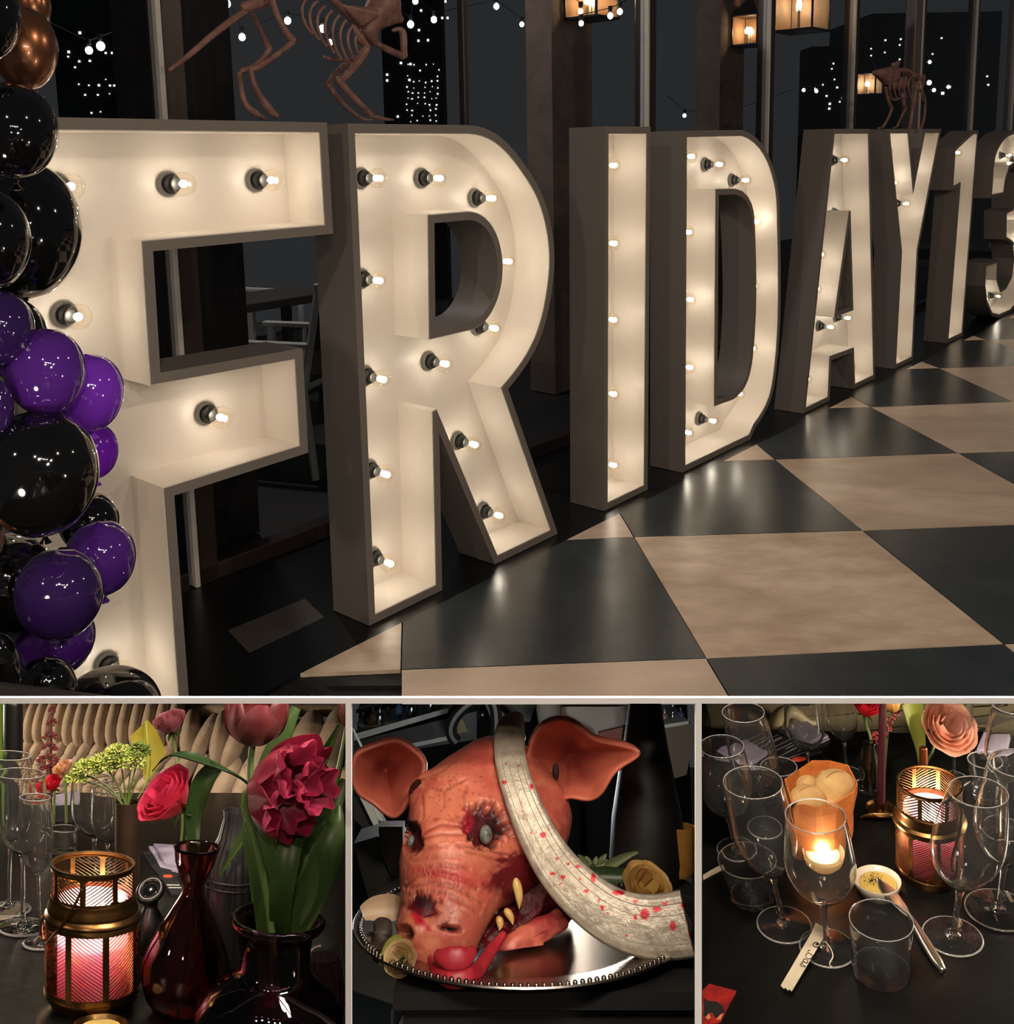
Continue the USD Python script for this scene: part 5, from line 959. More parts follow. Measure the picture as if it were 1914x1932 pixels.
# ---- curved silver blade
BC = [((985, 1366), 22, .115), ((962, 1392), 32, .045), ((965, 1440), 31, .0), ((984, 1505), 31, -.03), ((1012, 1570), 33, -.05), ((1050, 1634), 36, -.075), ((1100, 1688), 39, -.10), ((1160, 1730), 42, -.115), ((1225, 1748), 45, -.125), ((1282, 1745), 49, -.13), ((1298, 1742), 51, -.132)]
c = curve([mp(a[0], a[1], y) for a, w, y in BC], 70); w = PchipInterpolator(np.linspace(0, 1, len(BC)), [b[1] for b in BC])(np.linspace(0, 1, 70)) * MS
tt = np.gradient(c, axis=0); tt /= np.linalg.norm(tt, axis=1, keepdims=True); view = MB.eye - c; view /= np.linalg.norm(view, axis=1, keepdims=True)
sd = np.cross(tt, view); sd /= np.linalg.norm(sd, axis=1, keepdims=True); nm = np.cross(sd, tt)
prof = [(-1, -.2), (-1.0, .05), (-.92, .18), (-.72, .26), (.0, .30), (.8, .24), (.96, .14), (1, .0), (.9, -.22), (0, -.25)]
v = np.concatenate([c[:, None] + sd[:, None] * (w[:, None] * -a)[..., None] + nm[:, None] * (w[:, None] * b)[..., None] for a, b in prof], 1).reshape(70, len(prof), 3); v = v[:, ::1].reshape(-1, 3)
k = len(prof); f = quads(k, 70, True); v = np.vstack([v, c[0], c[-1]]); f = np.vstack([f, [[70 * k, (j + 1) % k, j] for j in range(k)], [[70 * k + 1, 69 * k + j, 69 * k + (j + 1) % k] for j in range(k)]])
bl = TM(v, f); bl.fix_normals(); bt = thing('curved_blade', 'curved silver foam blade spattered with red, resting on the pig head', 'blade', MB.M, base)
bl2 = unman(man(TM(bl.vertices, bl.faces)).refine_to_length(.0022)); pb = MB.pix(bl2.vertices); sp = np.zeros(len(pb)); g = random.Random(21)
SPOTS = [(952, 1476, 5, 4), (1003, 1484, 4, 6), (1025, 1575, 6, 6), (1052, 1620, 2.5, 3), (1072, 1630, 3, 3), (1091, 1635, 6, 3), (1043, 1648, 6, 3), (1062, 1655, 5, 4), (1095, 1658, 3, 3), (1120, 1657, 5, 9), (1106, 1681, 5, 3), (1130, 1698, 3, 3), (1137, 1712, 4, 5), (1147, 1723, 3, 3), (1168, 1684, 13, 5), (1199, 1730, 4, 6), (1217, 1725, 9, 11), (1240, 1715, 9, 6), (1270, 1747, 6, 9), (1290, 1708, 6, 5), (1306, 1762, 6, 9), (1256, 1706, 6, 4), (1199, 1700, 5, 3), (1012, 1570, 2, 2), (1003, 1571, 2, 2), (980, 1445, 2, 2), (1183, 1764, 3, 2), (1035, 1565, 2, 2), (1058, 1668, 2, 2), (955, 1440, 2, 2), (986, 1530, 2, 2), (1018, 1532, 1.6, 1.6)]
for a, b, rx, ry in SPOTS: sp = np.maximum(sp, np.clip((1.0 - np.hypot((pb[:, 0] - a) / rx, (pb[:, 1] - b) / ry)) * 4 + .5, 0, 1))
n1 = meshkit.fbm(bl2.vertices * 80, 3, 1)[:, None]; colb = L3((176, 166, 150)) + (L3((150, 140, 126)) - L3((176, 166, 150))) * np.clip((n1 - .4) * 3, 0, 1); colb = colb + (L3((170, 16, 34)) - colb) * sp[:, None]
obj('band', TM(bl2.vertices - base, bl2.faces), mat('silver_paint', (176, 166, 150), 0.42, tint=True, bump=0.25, bscale=60, metal=0.35), bt, col=colb)
gr = []
for off in (-.55, -.15, .3, .62):
    gr.append(tube(c[18:] + sd[18:] * (w[18:, None] * -off) + nm[18:] * (w[18:, None] * (.285 - .05 * abs(off))), .0006, 5))
obj('grain_line', [TM(m.vertices - base, m.faces) for m in gr], mat('grain_dark', (130, 122, 110), .5), bt)
# ---- garnish
def garn_rose(label, c, r, axis, y, i_, o_, b_, seed, layers=4):
    p = mp(c[0], c[1], y); t = thing('rose', label, 'flower', MB.M, p, 'white roses on the platter'); rose(t, np.zeros(3), r * MS, axis, i_, o_, b_, seed, layers, 1.1)
    obj('calyx', ball(-np.asarray(axis, float) / np.linalg.norm(axis) * r * MS * .6, r * MS * .28, 1), GRN, t)
garn_rose('cream rose under the snout at the front of the platter', (758, 1810), 26, (-.15, -.8, .45), MB.at(758, 1838)[1], (214, 186, 140), (220, 196, 152), (150, 160, 80), 31)
garn_rose('cream yellow rose behind the blade on the right of the platter', (1216, 1682), 46, (.3, -.6, .7), .02, (190, 150, 84), (198, 168, 116), (140, 130, 60), 32)
garn_rose('pale rose peeking below the blade in the middle of the platter', (1112, 1728), 22, (-.2, -.8, .5), -.05, (196, 160, 104), (206, 176, 124), (140, 130, 70), 33, 3)
for lab, pts, wd, m_, y in [('pale endive-like petal on the left of the platter', [(762, 1716), (735, 1712), (700, 1716), (684, 1724)], [12, 22, 20, 12], leafmat('petal_pale', (216, 190, 156), .3), -.02),
                            ('dark brown leaf lying on the left of the platter', [(740, 1748), (720, 1760), (706, 1768), (694, 1760)], [8, 24, 22, 3], leafmat('leaf_brown', (70, 58, 52), .2), MB.at(720, 1778)[1]), ('second dark leaf near the front left rim of the platter', [(745, 1785), (728, 1795), (715, 1800), (708, 1790)], [6, 16, 14, 3], leafmat('leaf_brown', (70, 58, 52), .2), MB.at(720, 1812)[1]),
                            ('yellow-green leaf beside the front cream rose', [(760, 1775), (742, 1790), (728, 1808), (716, 1820)], [10, 16, 12, 2], leafmat('leaf_lettuce', (168, 176, 88), .4), MB.at(735, 1825)[1]),
                            ('long green leaf rising behind the blade', [(1100, 1648), (1135, 1640), (1170, 1622), (1204, 1608)], [6, 10, 8, 2], leafmat('leaf_sage', (98, 108, 72), .3), .06), ('dark green leaf under the long leaf behind the blade', [(1105, 1655), (1150, 1650), (1190, 1650), (1215, 1640)], [8, 14, 12, 2], GRD, .05)]:
    p = mp(pts[0][0], pts[0][1], y); t = thing('leaf', lab, 'leaf', MB.M, p); obj('leaf_blade', blade([mp(a, b, y - .004 * i) - p for i, (a, b) in enumerate(pts)], np.array(wd) * MS, cup=.4), m_, t)
p = mp(1120, 1640, .055); t = thing('herb_sprig', 'small grey-green herb sprig behind the blade', 'herb', MB.M, p); g = random.Random(5)
for k in range(12):
    a = np.array([g.uniform(-.02, .02), g.uniform(-.01, .01), g.uniform(-.004, .018)]); obj('leaflet', blade([a * .2, a * .7, a * 1.2], [.001, .004, .0006], 6), leafmat('leaf_sage', (98, 108, 72), .3), t)
# ---- surroundings of the stand
FZ = -.75
def mfloor(px, py): return MB.at(px, py, FZ)
fl_ = thing('floor', 'light and dark floor tiles behind the platter stand', 'floor', MB.M, kind='structure'); o0 = mfloor(668, 1892); ex = mfloor(760, 1900) - o0; ex /= np.linalg.norm(ex); ey = np.array([-ex[1], ex[0], 0])
obj('slab', box(-1.6, 2.2, -.6, 4.2, FZ - .04, FZ - .013), mat('grout', (22, 22, 22), .7), fl_, smooth=False)
for i in range(-2, 4):
    for j in range(-2, 6):
        c0 = o0[:2] + ex[:2] * (i * .62 + .16) + ey[:2] * j * .62; qd = Polygon([c0, c0 + ex[:2] * .615, c0 + ex[:2] * .615 + ey[:2] * .615, c0 + ey[:2] * .615])
        obj('floor_tile', extrude(qd, .012, FZ - .012), mat('mid_tile_light', (150, 140, 122), .5, rgb2=(136, 126, 110), vscale=4) if (i + j) % 2 else mat('mid_tile_dark', (56, 62, 64), .4), fl_, smooth=False)
DK = mat('dark_wood', (24, 21, 19), .5); GREYM = mat('grey_edge', (170, 172, 166), .5)
def at_y(px, py, y): return MB.on(px, py, y)
bwx0, bwx1 = at_y(640, 1500, 2.9), at_y(1340, 1500, 2.9)
obj('wall_back', box(at_y(672, 1500, 2.9)[0], at_y(1304, 1500, 2.9)[0], 2.9, 2.95, at_y(900, 1900, 2.9)[2], at_y(900, 1330, 2.9)[2]), WALLD, None, smooth=False, kind='structure', M=MB.M, label='dark wall behind the bar of the middle booth', cat='wall')
def prism(P_, quad, y0, dep, mat_, name, label, cat, parent=None):
    """upright panel: pixel quad at local depth y0, given real thickness"""
    q = np.array([MB.on(a, b, y0) for a, b in quad]); c = q.mean(0); v = np.vstack([q, q + [0, dep, 0]]); m = trimesh.convex.convex_hull(v - (0 if parent is not None else c))
    return obj(name, m, mat_, parent, smooth=False, M=None if parent is not None else MB.M, loc=None if parent is not None else c, label=label, cat=cat)
bar = thing('bar_counter', 'dark bar counter with pale edges behind the left pig ear', 'counter', MB.M)
prism(MB, [(668, 1385), (845, 1336), (845, 1345), (668, 1398)], 1.75, .5, GREYM, 'counter_edge', None, None, bar); prism(MB, [(668, 1399), (900, 1342), (900, 1395), (772, 1409), (668, 1432)], 1.78, .4, DK, 'front_panel', None, None, bar); prism(MB, [(765, 1405), (848, 1388), (848, 1396), (765, 1413)], 1.77, .02, GREYM, 'lower_strip', None, None, bar); prism(MB, [(672, 1340), (720, 1328), (720, 1332), (672, 1346)], 2.3, .1, GREYM, 'rear_shelf', None, None, bar)
prism(MB, [(858, 1357), (872, 1355), (884, 1380), (864, 1384)], 1.77, .02, mat('tan_tag', (134, 122, 88), .7), 'tan_label', None, None, bar)
BG = mat('bar_glass', (235, 245, 250), .02, trans=1.0); SILB = mat('bar_silver', (190, 200, 208), .2, metal=1.0)
def bottle(px, py, h, r, m_, name, label, cat, y=1.9, n=16, group='bottles and glasses on the bar'):
    b = MB.on(px, py, y); s_ = MB.s(b); t = thing(name, label, cat, MB.M, b, group)
    obj('body', lathe([(0.0001, 0), (r * s_, 0), (r * s_, h * .55 * s_), (r * .8 * s_, h * .68 * s_), (r * .35 * s_, h * .78 * s_), (r * .32 * s_, h * s_), (0.0001, h * s_)], n), m_, t, smooth=30); obj('cap', lathe([(0.0001, h * s_), (r * .36 * s_, h * s_), (r * .36 * s_, (h + 4) * s_), (0.0001, (h + 4) * s_)], 12), mat('cap_dark', (30, 30, 30), .4), t)
for i, (x, y_, h, r, m_, lab) in enumerate([(684, 1380, 30, 10, BG, 'clear squat bottle at the far left of the bar'), (703, 1374, 34, 7, mat('amber_glass', (150, 104, 60), .05, trans=.8), 'brown bottle second from left on the bar'), (716, 1366, 26, 8, SILB, 'silver shaker third from left on the bar'), (731, 1364, 24, 8, BG, 'small clear bottle beside the shaker on the bar'), (752, 1357, 34, 7, mat('blue_glass', (110, 150, 200), .05, trans=.7), 'blue bottle in the middle of the bar'), (776, 1352, 30, 9, SILB, 'broad silver jug right of the blue bottle'), (794, 1349, 36, 8, BG, 'tall clear bottle right of the silver jug'), (812, 1345, 30, 8, SILB, 'silver cup near the right end of the bar'), (828, 1341, 30, 7, mat('white_ceramic', (225, 228, 222), .4), 'white bottle at the right end of the bar')]): bottle(x, y_, h, r, m_, 'bar_bottle', lab, 'bottle')
ch = thing('chair', 'dark chair with pale wooden legs behind the left side of the pig head', 'chair', MB.M)
prism(MB, [(667, 1500), (735, 1572), (722, 1600), (668, 1545)], 1.2, .05, DK, 'backrest', None, None, ch); prism(MB, [(672, 1490), (690, 1505), (722, 1570), (716, 1580)], 1.19, .03, mat('pale_wood', (150, 144, 128), .6), 'leg', None, None, ch); prism(MB, [(692, 1508), (704, 1512), (738, 1575), (730, 1580)], 1.22, .03, mat('pale_wood', (150, 144, 128), .6), 'leg', None, None, ch); obj('rod', tube([MB.on(665, 1375, 1.3), MB.on(690, 1425, 1.3), MB.on(735, 1510, 1.3)], .004, 6), GREYM, ch)
b = MB.on(712, 1735, .62); t = thing('armchair', 'dark grey upholstered seat behind the left of the platter', 'armchair', MB.M)
SEATM = mat('grey_seat', (70, 72, 68), .8); prism(MB, [(667, 1592), (712, 1578), (760, 1590), (758, 1720), (700, 1712)], .75, .12, SEATM, 'backrest', None, None, t); prism(MB, [(715, 1560), (760, 1560), (760, 1660), (738, 1650), (715, 1600)], .70, .05, mat('brown_cushion', (42, 32, 24), .9), 'cushion', None, None, t); prism(MB, [(700, 1712), (758, 1720), (756, 1760), (712, 1752)], .72, .08, SEATM, 'seat', None, None, t)
# person behind
b = MB.on(1100, 1700, 2.0); pt = thing('person', 'person in white shirt and dark trousers standing behind the right pig ear', 'person', MB.M); PS = MB.s(MB.on(1100, 1400, 2.0))
tor = unman(hull_chain([(MB.on(1058, 1300, 2.05), 40 * PS), (MB.on(1150, 1300, 2.05), 40 * PS), (MB.on(1062, 1380, 2.03), 42 * PS), (MB.on(1146, 1382, 2.03), 42 * PS)], [(0, 1, 2, 3)], 2).refine_to_length(.02)); tor = trimesh.intersections.slice_mesh_plane(tor, [0, -.0, -1], MB.on(1100, 1327, 2.05) + [0, 0, .0], cap=False); tor.vertices += tor.vertex_normals * ((meshkit.fbm(tor.vertices * 9, 3, 2) - .5) * .05)[:, None]
obj('shirt', tor, mat('shirt_white', (222, 210, 196), .85, bump=.2, bscale=30), pt, smooth=True)
arm = unman(hull_chain([(MB.on(1036, 1335, 1.93), 24 * PS), (MB.on(1040, 1372, 1.86), 21 * PS), (MB.on(1068, 1398, 1.74), 17 * PS)], [(0, 1), (1, 2)], 2).refine_to_length(.02)); trimesh.smoothing.filter_taubin(arm, iterations=8); obj('sleeve', arm, mat('shirt_white', (222, 210, 196), .85, bump=.2, bscale=30), pt, smooth=True)
leg = unman(hull_chain([(MB.on(1066, 1430, 2.05), 40 * PS), (MB.on(1140, 1432, 2.05), 40 * PS), (MB.on(1070, 1640, 2.1), 26 * PS), (MB.on(1136, 1640, 2.1), 26 * PS), (MB.at(1072, 1640, FZ + .06) * [1, 0, 1] + [0, 2.1, 0], 22 * PS), (MB.at(1134, 1640, FZ + .06) * [1, 0, 1] + [0, 2.1, 0], 22 * PS)], [(0, 1), (0, 2), (1, 3), (2, 4), (3, 5)], 2).refine_to_length(.03)); trimesh.smoothing.filter_taubin(leg, iterations=6); obj('trousers', leg, mat('trousers_dark', (20, 20, 22), .9), pt, smooth=True)
prism(MB, [(1130, 1382), (1176, 1372), (1172, 1400), (1150, 1402), (1130, 1392)], 1.86, .02, mat('pink_cloth', (176, 112, 104), .8), 'waist_cloth', None, None, pt)
prism(MB, [(915, 1328), (1012, 1328), (1000, 1362), (930, 1362)], 2.6, .03, mat('pale_panel', (196, 206, 196), .6), 'wall_panel', 'pale wall panel at the top behind the tip of the blade', 'panel'); obj('black_rail', tube([MB.on(940, 1325, 2.4), MB.on(975, 1362, 2.4)], .012, 8), DK, None, M=MB.M, label='slanted black rail in front of the pale panel', cat='rail')
b = MB.on(895, 1400, 1.5); t = thing('bar_tap', 'black curved bar fitting with a small chrome knob left of the blade tip', 'tap', MB.M, b); S = MB.s(b)
obj('arm', tube(curve([(-.05, 0, .0), (-.01, 0, 70 * S), (30 * S, 0, 76 * S), (42 * S, 0, 30 * S), (44 * S, 0, -10 * S)], 24), 11 * S, 10), DK, t); obj('knob', ball((16 * S, -.02, 50 * S), 4 * S, 2), SILB, t)
# black bottle, counter and amber cup on the right
b = MB.at(1222, 1668, -.0) + [0, .02, 0]; t = thing('bottle', 'big matt black conical bottle behind the right ear', 'bottle', MB.M, b)
obj('body', MB.rel([(1222, 1668, 0), (1222, 1668, 66), (1222, 1620, 72), (1221, 1540, 66), (1219, 1460, 52), (1218, 1400, 41), (1217, 1326, 30), (1217, 1318, 30), (1217, 1318, 0)], b, 48), mat('bottle_black', (15, 13, 11), .55), t)
ct = thing('counter', 'beige counter block at the right carrying small glasses', 'counter', MB.M); BEI = mat('counter_beige', (96, 84, 70), .7)
prism(MB, [(1236, 1376), (1304, 1364), (1308, 1400), (1296, 1462), (1268, 1470), (1250, 1420)], 1.3, .3, BEI, 'block', None, None, ct); prism(MB, [(1236, 1370), (1300, 1360), (1300, 1366), (1236, 1377)], 1.28, .34, GREYM, 'top_edge', None, None, ct)
for i, (x, y_, h, m_) in enumerate([(1240, 1369, 34, BG), (1256, 1367, 26, mat('pink_glass', (230, 180, 180), .05, trans=.8)), (1272, 1364, 36, BG), (1286, 1362, 22, mat('violet_glass', (130, 110, 190), .05, trans=.8))]): bottle(x, y_, h, 7, m_, 'counter_glass', ['clear glass at the left end of the beige counter', 'pinkish glass second on the beige counter', 'tall clear glass third on the beige counter', 'violet glass at the right end of the beige counter'][i], 'glass', y=1.38, group='glasses on the beige counter')
b = MB.at(1290, 1668, 0.0); t = thing('cup', 'amber glazed cup cut by the right divider behind the platter', 'cup', MB.M, b)
obj('body', MB.rel([(1283, 1652, 0), (1283, 1652, 23), (1283, 1640, 27), (1283, 1562, 28), (1283, 1558, 27.5), (1283, 1562, 25), (1283, 1640, 24), (1283, 1645, 0)], b, 40), mat('amber_glaze', (148, 106, 48), .25, rgb2=(120, 82, 36), vscale=14), t)
_st = thing('table', 'black side table carrying the big black bottle and amber cup', 'table', MB.M)
obj('tabletop', extrude(Polygon([MB.at(*p)[:2] for p in ((1130, 1672), (1306, 1690), (1306, 1628), (1140, 1628))]), .03, -.03), mat('black_cloth', (12, 12, 12), .7), _st, smooth=False)
# ================================================================ RIGHT BOOTH: set table with glasses, bread and lantern
RB = booth(1618, 1628, math.radians(36), 1.24, -0.13); BOUND = (1324.5, 2240); RB.name = 'right'
spot(RB, 'booth_lamp', 1560, 1320, 0.85, 0.50, 1.5, 0.05, (1.0, 0.86, 0.70), RB.at(1600, 1600), 32)
for px, dp in ((120, .5), (520, .52), (980, .5), (1420, .5), (1800, .52)): lamp('glint_fill_lamp', WP(px, -420, dp), 0.016, .55, (1.0, .93, .84))  # unseen lamps added to whiten the strips and give glints
lamp('glint_fill_lamp', WP(2060, 1700, .8), 0.025, .2, (1.0, .9, .78)); lamp('glint_fill_lamp', WP(1640, 2090, .62), 0.018, .06, (1.0, .92, .8))  # two more unseen lamps added for glints on the glasses
lamp('seat_fill_lamp', WP(2160, 1420, 1.25), 0.04, 1.8, (1.0, 0.86, 0.68))  # unseen lamp added beyond the right edge to brighten the olive bench
tabletop(RB, [(1326, 2150), (2150, 2150), (2100, 1392), (1326, 1374)], 'black table of the right booth set with wine glasses')
yr = RB.at(1600, 1378)[1] + .05
bn = thing('bench', 'olive beige upholstered bench behind the right table', 'bench', RB.M, (0, yr, 0)); o = np.array([0, yr, 0])
OLV = mat('bench_olive', (124, 112, 82), .85, rgb2=(104, 94, 68), vscale=10, bump=.2, bscale=200, sheen=.2)
def rw(px, py, dy=0.0): return RB.on(px, py, yr + dy) - o
obj('backrest', box(rw(1330, 1400)[0], rw(2100, 1400)[0], .03, .12, rw(1600, 1500)[2], rw(1600, 1322)[2], .02), OLV, bn); obj('seat', box(rw(1330, 1400)[0], rw(2100, 1400)[0], -.02, .03, rw(1600, 1520)[2], rw(1600, 1396)[2], .01), OLV, bn)
b = RB.on(1500, 1400, yr - .01); t = thing('chair', 'cream curved chair back behind the napkin of the right table', 'chair', RB.M, b); S = RB.s(b); q = lambda px, py: RB.on(px, py, b[1]) - b
CRM = mat('cream_leather', (204, 188, 146), .45); obj('backrest', tube(curve([q(1468, 1400), q(1464, 1365), q(1476, 1345), q(1496, 1344), q(1514, 1354), q(1545, 1362)], 24), np.interp(np.linspace(0, 1, 24), [0, .3, .6, 1], [9, 13, 10, 5]) * S, 12), CRM, t, smooth=True); obj('post', tube([q(1468, 1400), q(1468, 1460)], 6 * S, 8), CRM, t)
# glasses
wineglass(RB, 'tall wine glass at the back left, before the olive bench', (1445, 1562), 35, (1438, 1496), (1403, 1344), 45, 39)
wineglass(RB, 'wine glass left of the front one, over the left tumbler', (1480, 1746), 50, (1459, 1652), (1421, 1476), 59, 55)
wineglass(RB, 'front wine glass with the glowing tealight behind it', (1562, 1790), 51, (1554, 1702), (1539, 1539), 66, 55)
wineglass(RB, 'large wine glass on the right beside the lantern', (1798, 1768), 53, (1812, 1676), (1846, 1494), 66, 52)
wineglass(RB, 'wine glass cut by the right edge, nearest', (1884, 1718), 58, (1895, 1632), (1920, 1440), 62, 50)
wineglass(RB, 'wine glass at the right edge behind the nearest ones', (1894, 1566), 40, (1897, 1476), (1914, 1330), 42, 37)
wineglass(RB, 'wine glass at the back, holding the view of the lilac napkin', (1530, 1478), 30, (1523, 1416), (1514, 1310), 37, 34)
wineglass(RB, 'small wine glass at the back right of the lilac napkin', (1600, 1462), 26, (1593, 1398), (1584, 1308), 28, 25)
wineglass(RB, 'wine glass at the left divider over the cutlery', (1390, 1604), 36, (1374, 1540), (1362, 1408), 50, 41)
tumbler(RB, 'water tumbler at the left below the second wine glass', (1420, 1694), 40, (1410, 1622), 55); tumbler(RB, 'empty water tumbler at the front centre by the knife', (1662, 1836), 51, (1663, 1735), 58, .22)
tumbler(RB, 'small tumbler behind the bread bag on the left', (1476, 1502), 28, (1470, 1446), 34); tumbler(RB, 'tumbler at the back right by the lilac napkin', (1862, 1506), 24, (1858, 1434), 30)
# lantern, tealight
lantern_candle(RB, 'punched brass candle lantern on the right table', (1754, 1648), [(1476, 57), (1522, 60), (1548, 64), (1632, 60), (1642, 54)], -math.pi / 2 - .25, [(1783, 1480), (1784, 1505), (1776, 1545), (1763, 1588), (1766, 1606)], (42, 1560), (250, 196, 216), [(-10, -6), (10, 4)])
b = RB.at(1556, 1632); t = thing('tealight_holder', 'small cream bowl with a glowing tealight behind the front glass', 'candle holder', RB.M, b); S = RB.s(b)
obj('bowl', RB.rel([(1556, 1632, 0), (1556, 1632, 26), (1556, 1622, 37), (1556, 1606, 42), (1556, 1604, 41), (1556, 1620, 34), (1556, 1626, 22), (1556, 1626, 0)], b, 44), leafmat('porcelain_thin', (240, 226, 190), .45, .4), t, smooth=True)
zr_ = RB.up(1556, 1604, b)[2] - b[2]; obj('tealight', lathe([(0.0001, .006), (24 * S, .006), (33 * S, zr_ * .82), (31 * S, zr_ * .80), (0.0001, zr_ * .78)], 30), mat('wax_white', (245, 235, 210), .5, sss=.3), t); obj('flame', lathe([(0.0001, zr_ * .8), (.009, zr_ * .8 + .003), (.010, zr_ * .8 + .008), (.003, zr_ * .8 + .013), (0.0001, zr_ * .8 + .016)], 12), FLAME, t)
# bread bag and rolls
b = RB.at(1552, 1588); t = thing('paper_bag', 'orange-brown paper bread bag with jagged rim', 'bag', RB.M, b); S = RB.s(b)
TOPP = [(1494, 1512), (1482, 1478), (1508, 1449), (1533, 1440), (1566, 1435), (1601, 1449), (1618, 1474), (1612, 1500), (1582, 1513), (1540, 1518)]; zt = RB.up(1552, 1478, b)[2] - b[2]
top = np.array([RB.at(a, c_, zt) - b for a, c_ in TOPP]); top[:, 2] += [.0, .006, -.002, .004, .0, .004, -.003, .004, 0, -.004]; bot = top.copy(); bot[:, 2] = .0006; bot[:, :2] *= .86; bot[:, :2] -= bot[:, :2].mean(0); k = len(top)
rows = []
for f in np.linspace(0, 1, 7): r_ = bot * (1 - f) + top * f; r_[:, :2] *= 1 + .03 * math.sin(f * 9); rows.append(r_)
v = np.vstack(rows); vi = v * [.965, .965, 1] + [0, 0, .0004]; n0 = len(v); f = np.vstack([quads(k, 7, True), quads(k, 7, True)[:, ::-1] + n0, [[6 * k + j, 6 * k + (j + 1) % k, n0 + 6 * k + (j + 1) % k] for j in range(k)], [[6 * k + j, n0 + 6 * k + (j + 1) % k, n0 + 6 * k + j] for j in range(k)], [[0, j + 1, j] for j in range(1, k - 1)], [[n0, n0 + j, n0 + j + 1] for j in range(1, k - 1)]])
PAPER = leafmat('kraft_paper', (206, 122, 52), .22, .8, rgb2=(186, 104, 42), vscale=50); obj('bag', TM(np.vstack([v, vi]), f), PAPER, t, smooth=False)
BREAD = mat('bread_crust', (196, 160, 104), .7, rgb2=(166, 126, 74), vscale=22, bump=.3, bscale=90, detail=6)
def roll(label, c, r, z, sq, sd):
    p = RB.at(c[0], c[1], z); s_ = r * RB.s(p); m = ball((0, 0, 0), 1.0, 4); m.apply_scale([s_ * sq, s_, s_ * .72]); m.vertices += m.vertex_normals * ((meshkit.fbm(m.vertices * 18 + sd, 3, sd) - .5) * .006)[:, None]
    t = thing('bread_roll', label, 'bread roll', RB.M, p, 'bread rolls in the bag'); obj('roll', m, BREAD, t, smooth=True); cr = tube(curve([(-s_ * .5 * sq, -s_ * .2, s_ * .58), (0, 0, s_ * .74), (s_ * .5 * sq, s_ * .1, s_ * .58)], 10), .0012, 5); obj('crust_split', cr, mat('crust_dark', (150, 112, 66), .8), t)
roll('large bread roll on the right in the paper bag', (1577, 1482), 37, zt - .010, 1.0, 1); roll('bread roll at the front left in the paper bag', (1524, 1506), 29, zt - .018, 1.2, 2); roll('bread roll at the back left of the paper bag', (1526, 1484), 22, zt - .020, 1.0, 3)
# butter, knife
b = RB.at(1656, 1684); t = thing('butter_dish', 'small white dish of herb butter in front of the lantern', 'dish', RB.M, b); S = RB.s(b)
obj('dish', RB.rel([(1656, 1684, 0), (1656, 1684, 32), (1656, 1668, 41), (1656, 1659, 43), (1656, 1658, 41), (1656, 1668, 36), (1656, 1674, 0)], b, 44), mat('porcelain', (226, 214, 194), .25), t, smooth=True)
obj('butter', RB.rel([(1657, 1676, 0), (1657, 1672, 33), (1657, 1666, 34), (1657, 1664, 30), (1657, 1663, 0)], b, 30), mat('butter_yellow', (224, 196, 104), .4, rgb2=(210, 178, 88), vscale=60), t, smooth=True)
zb = RB.up(1657, 1663, b)[2] - b[2]; g = random.Random(9); hb = []
for _ in range(120):
    a, r = g.uniform(0, 6.28), g.gauss(0, 13) * S; hb.append(ball((r * math.cos(a) - 6 * S, r * math.sin(a) + 4 * S, zb + .0004), g.uniform(.4, 1.0) * S, 0))
obj('herbs', hb, mat('herb_dark', (34, 36, 24), .8), t, kind='stuff', smooth=False)
p0, p1, p2 = RB.at(1656, 1657, .022), RB.at(1716, 1728, .006), RB.at(1780, 1832, .005); t = thing('butter_knife', 'silver butter knife leaning from the butter dish', 'knife', RB.M, p1); S = RB.s(p1)
def flatbar(a, b_, w, th, n=14):
    c = np.linspace(a, b_, n); d = (b_ - a) / np.linalg.norm(b_ - a); s_ = np.cross(d, [0, 0, 1.0]); s_ /= np.linalg.norm(s_); w = np.interp(np.linspace(0, 1, n), np.linspace(0, 1, len(w)), w) * S; th_ = np.arange(10) * 2 * math.pi / 10
    v = (c[:, None] + s_ * (w[:, None] * np.cos(th_))[..., None] + np.array([0, 0, 1.0]) * (th * np.sin(th_))[None, :, None]).reshape(-1, 3); v = np.vstack([v, c[0], c[-1]]); f = np.vstack([quads(10, n, True), [[n * 10, (j + 1) % 10, j] for j in range(10)], [[n * 10 + 1, (n - 1) * 10 + j, (n - 1) * 10 + (j + 1) % 10] for j in range(10)]]); return TM(v, f)
STEEL = mat('cutlery_steel', (196, 192, 184), .22, metal=1.0); obj('blade', flatbar(p1 - p1, p0 - p1, [5, 9, 13, 15, 15, 13, 8, 1], .0008), STEEL, t, smooth=True); obj('handle', flatbar(p1 - p1, p2 - p1, [5, 7, 8, 9, 10, 10, 10.5, 10, 6], .0035), mat('handle_silver', (190, 184, 170), .3, metal=1.0), t, smooth=True)
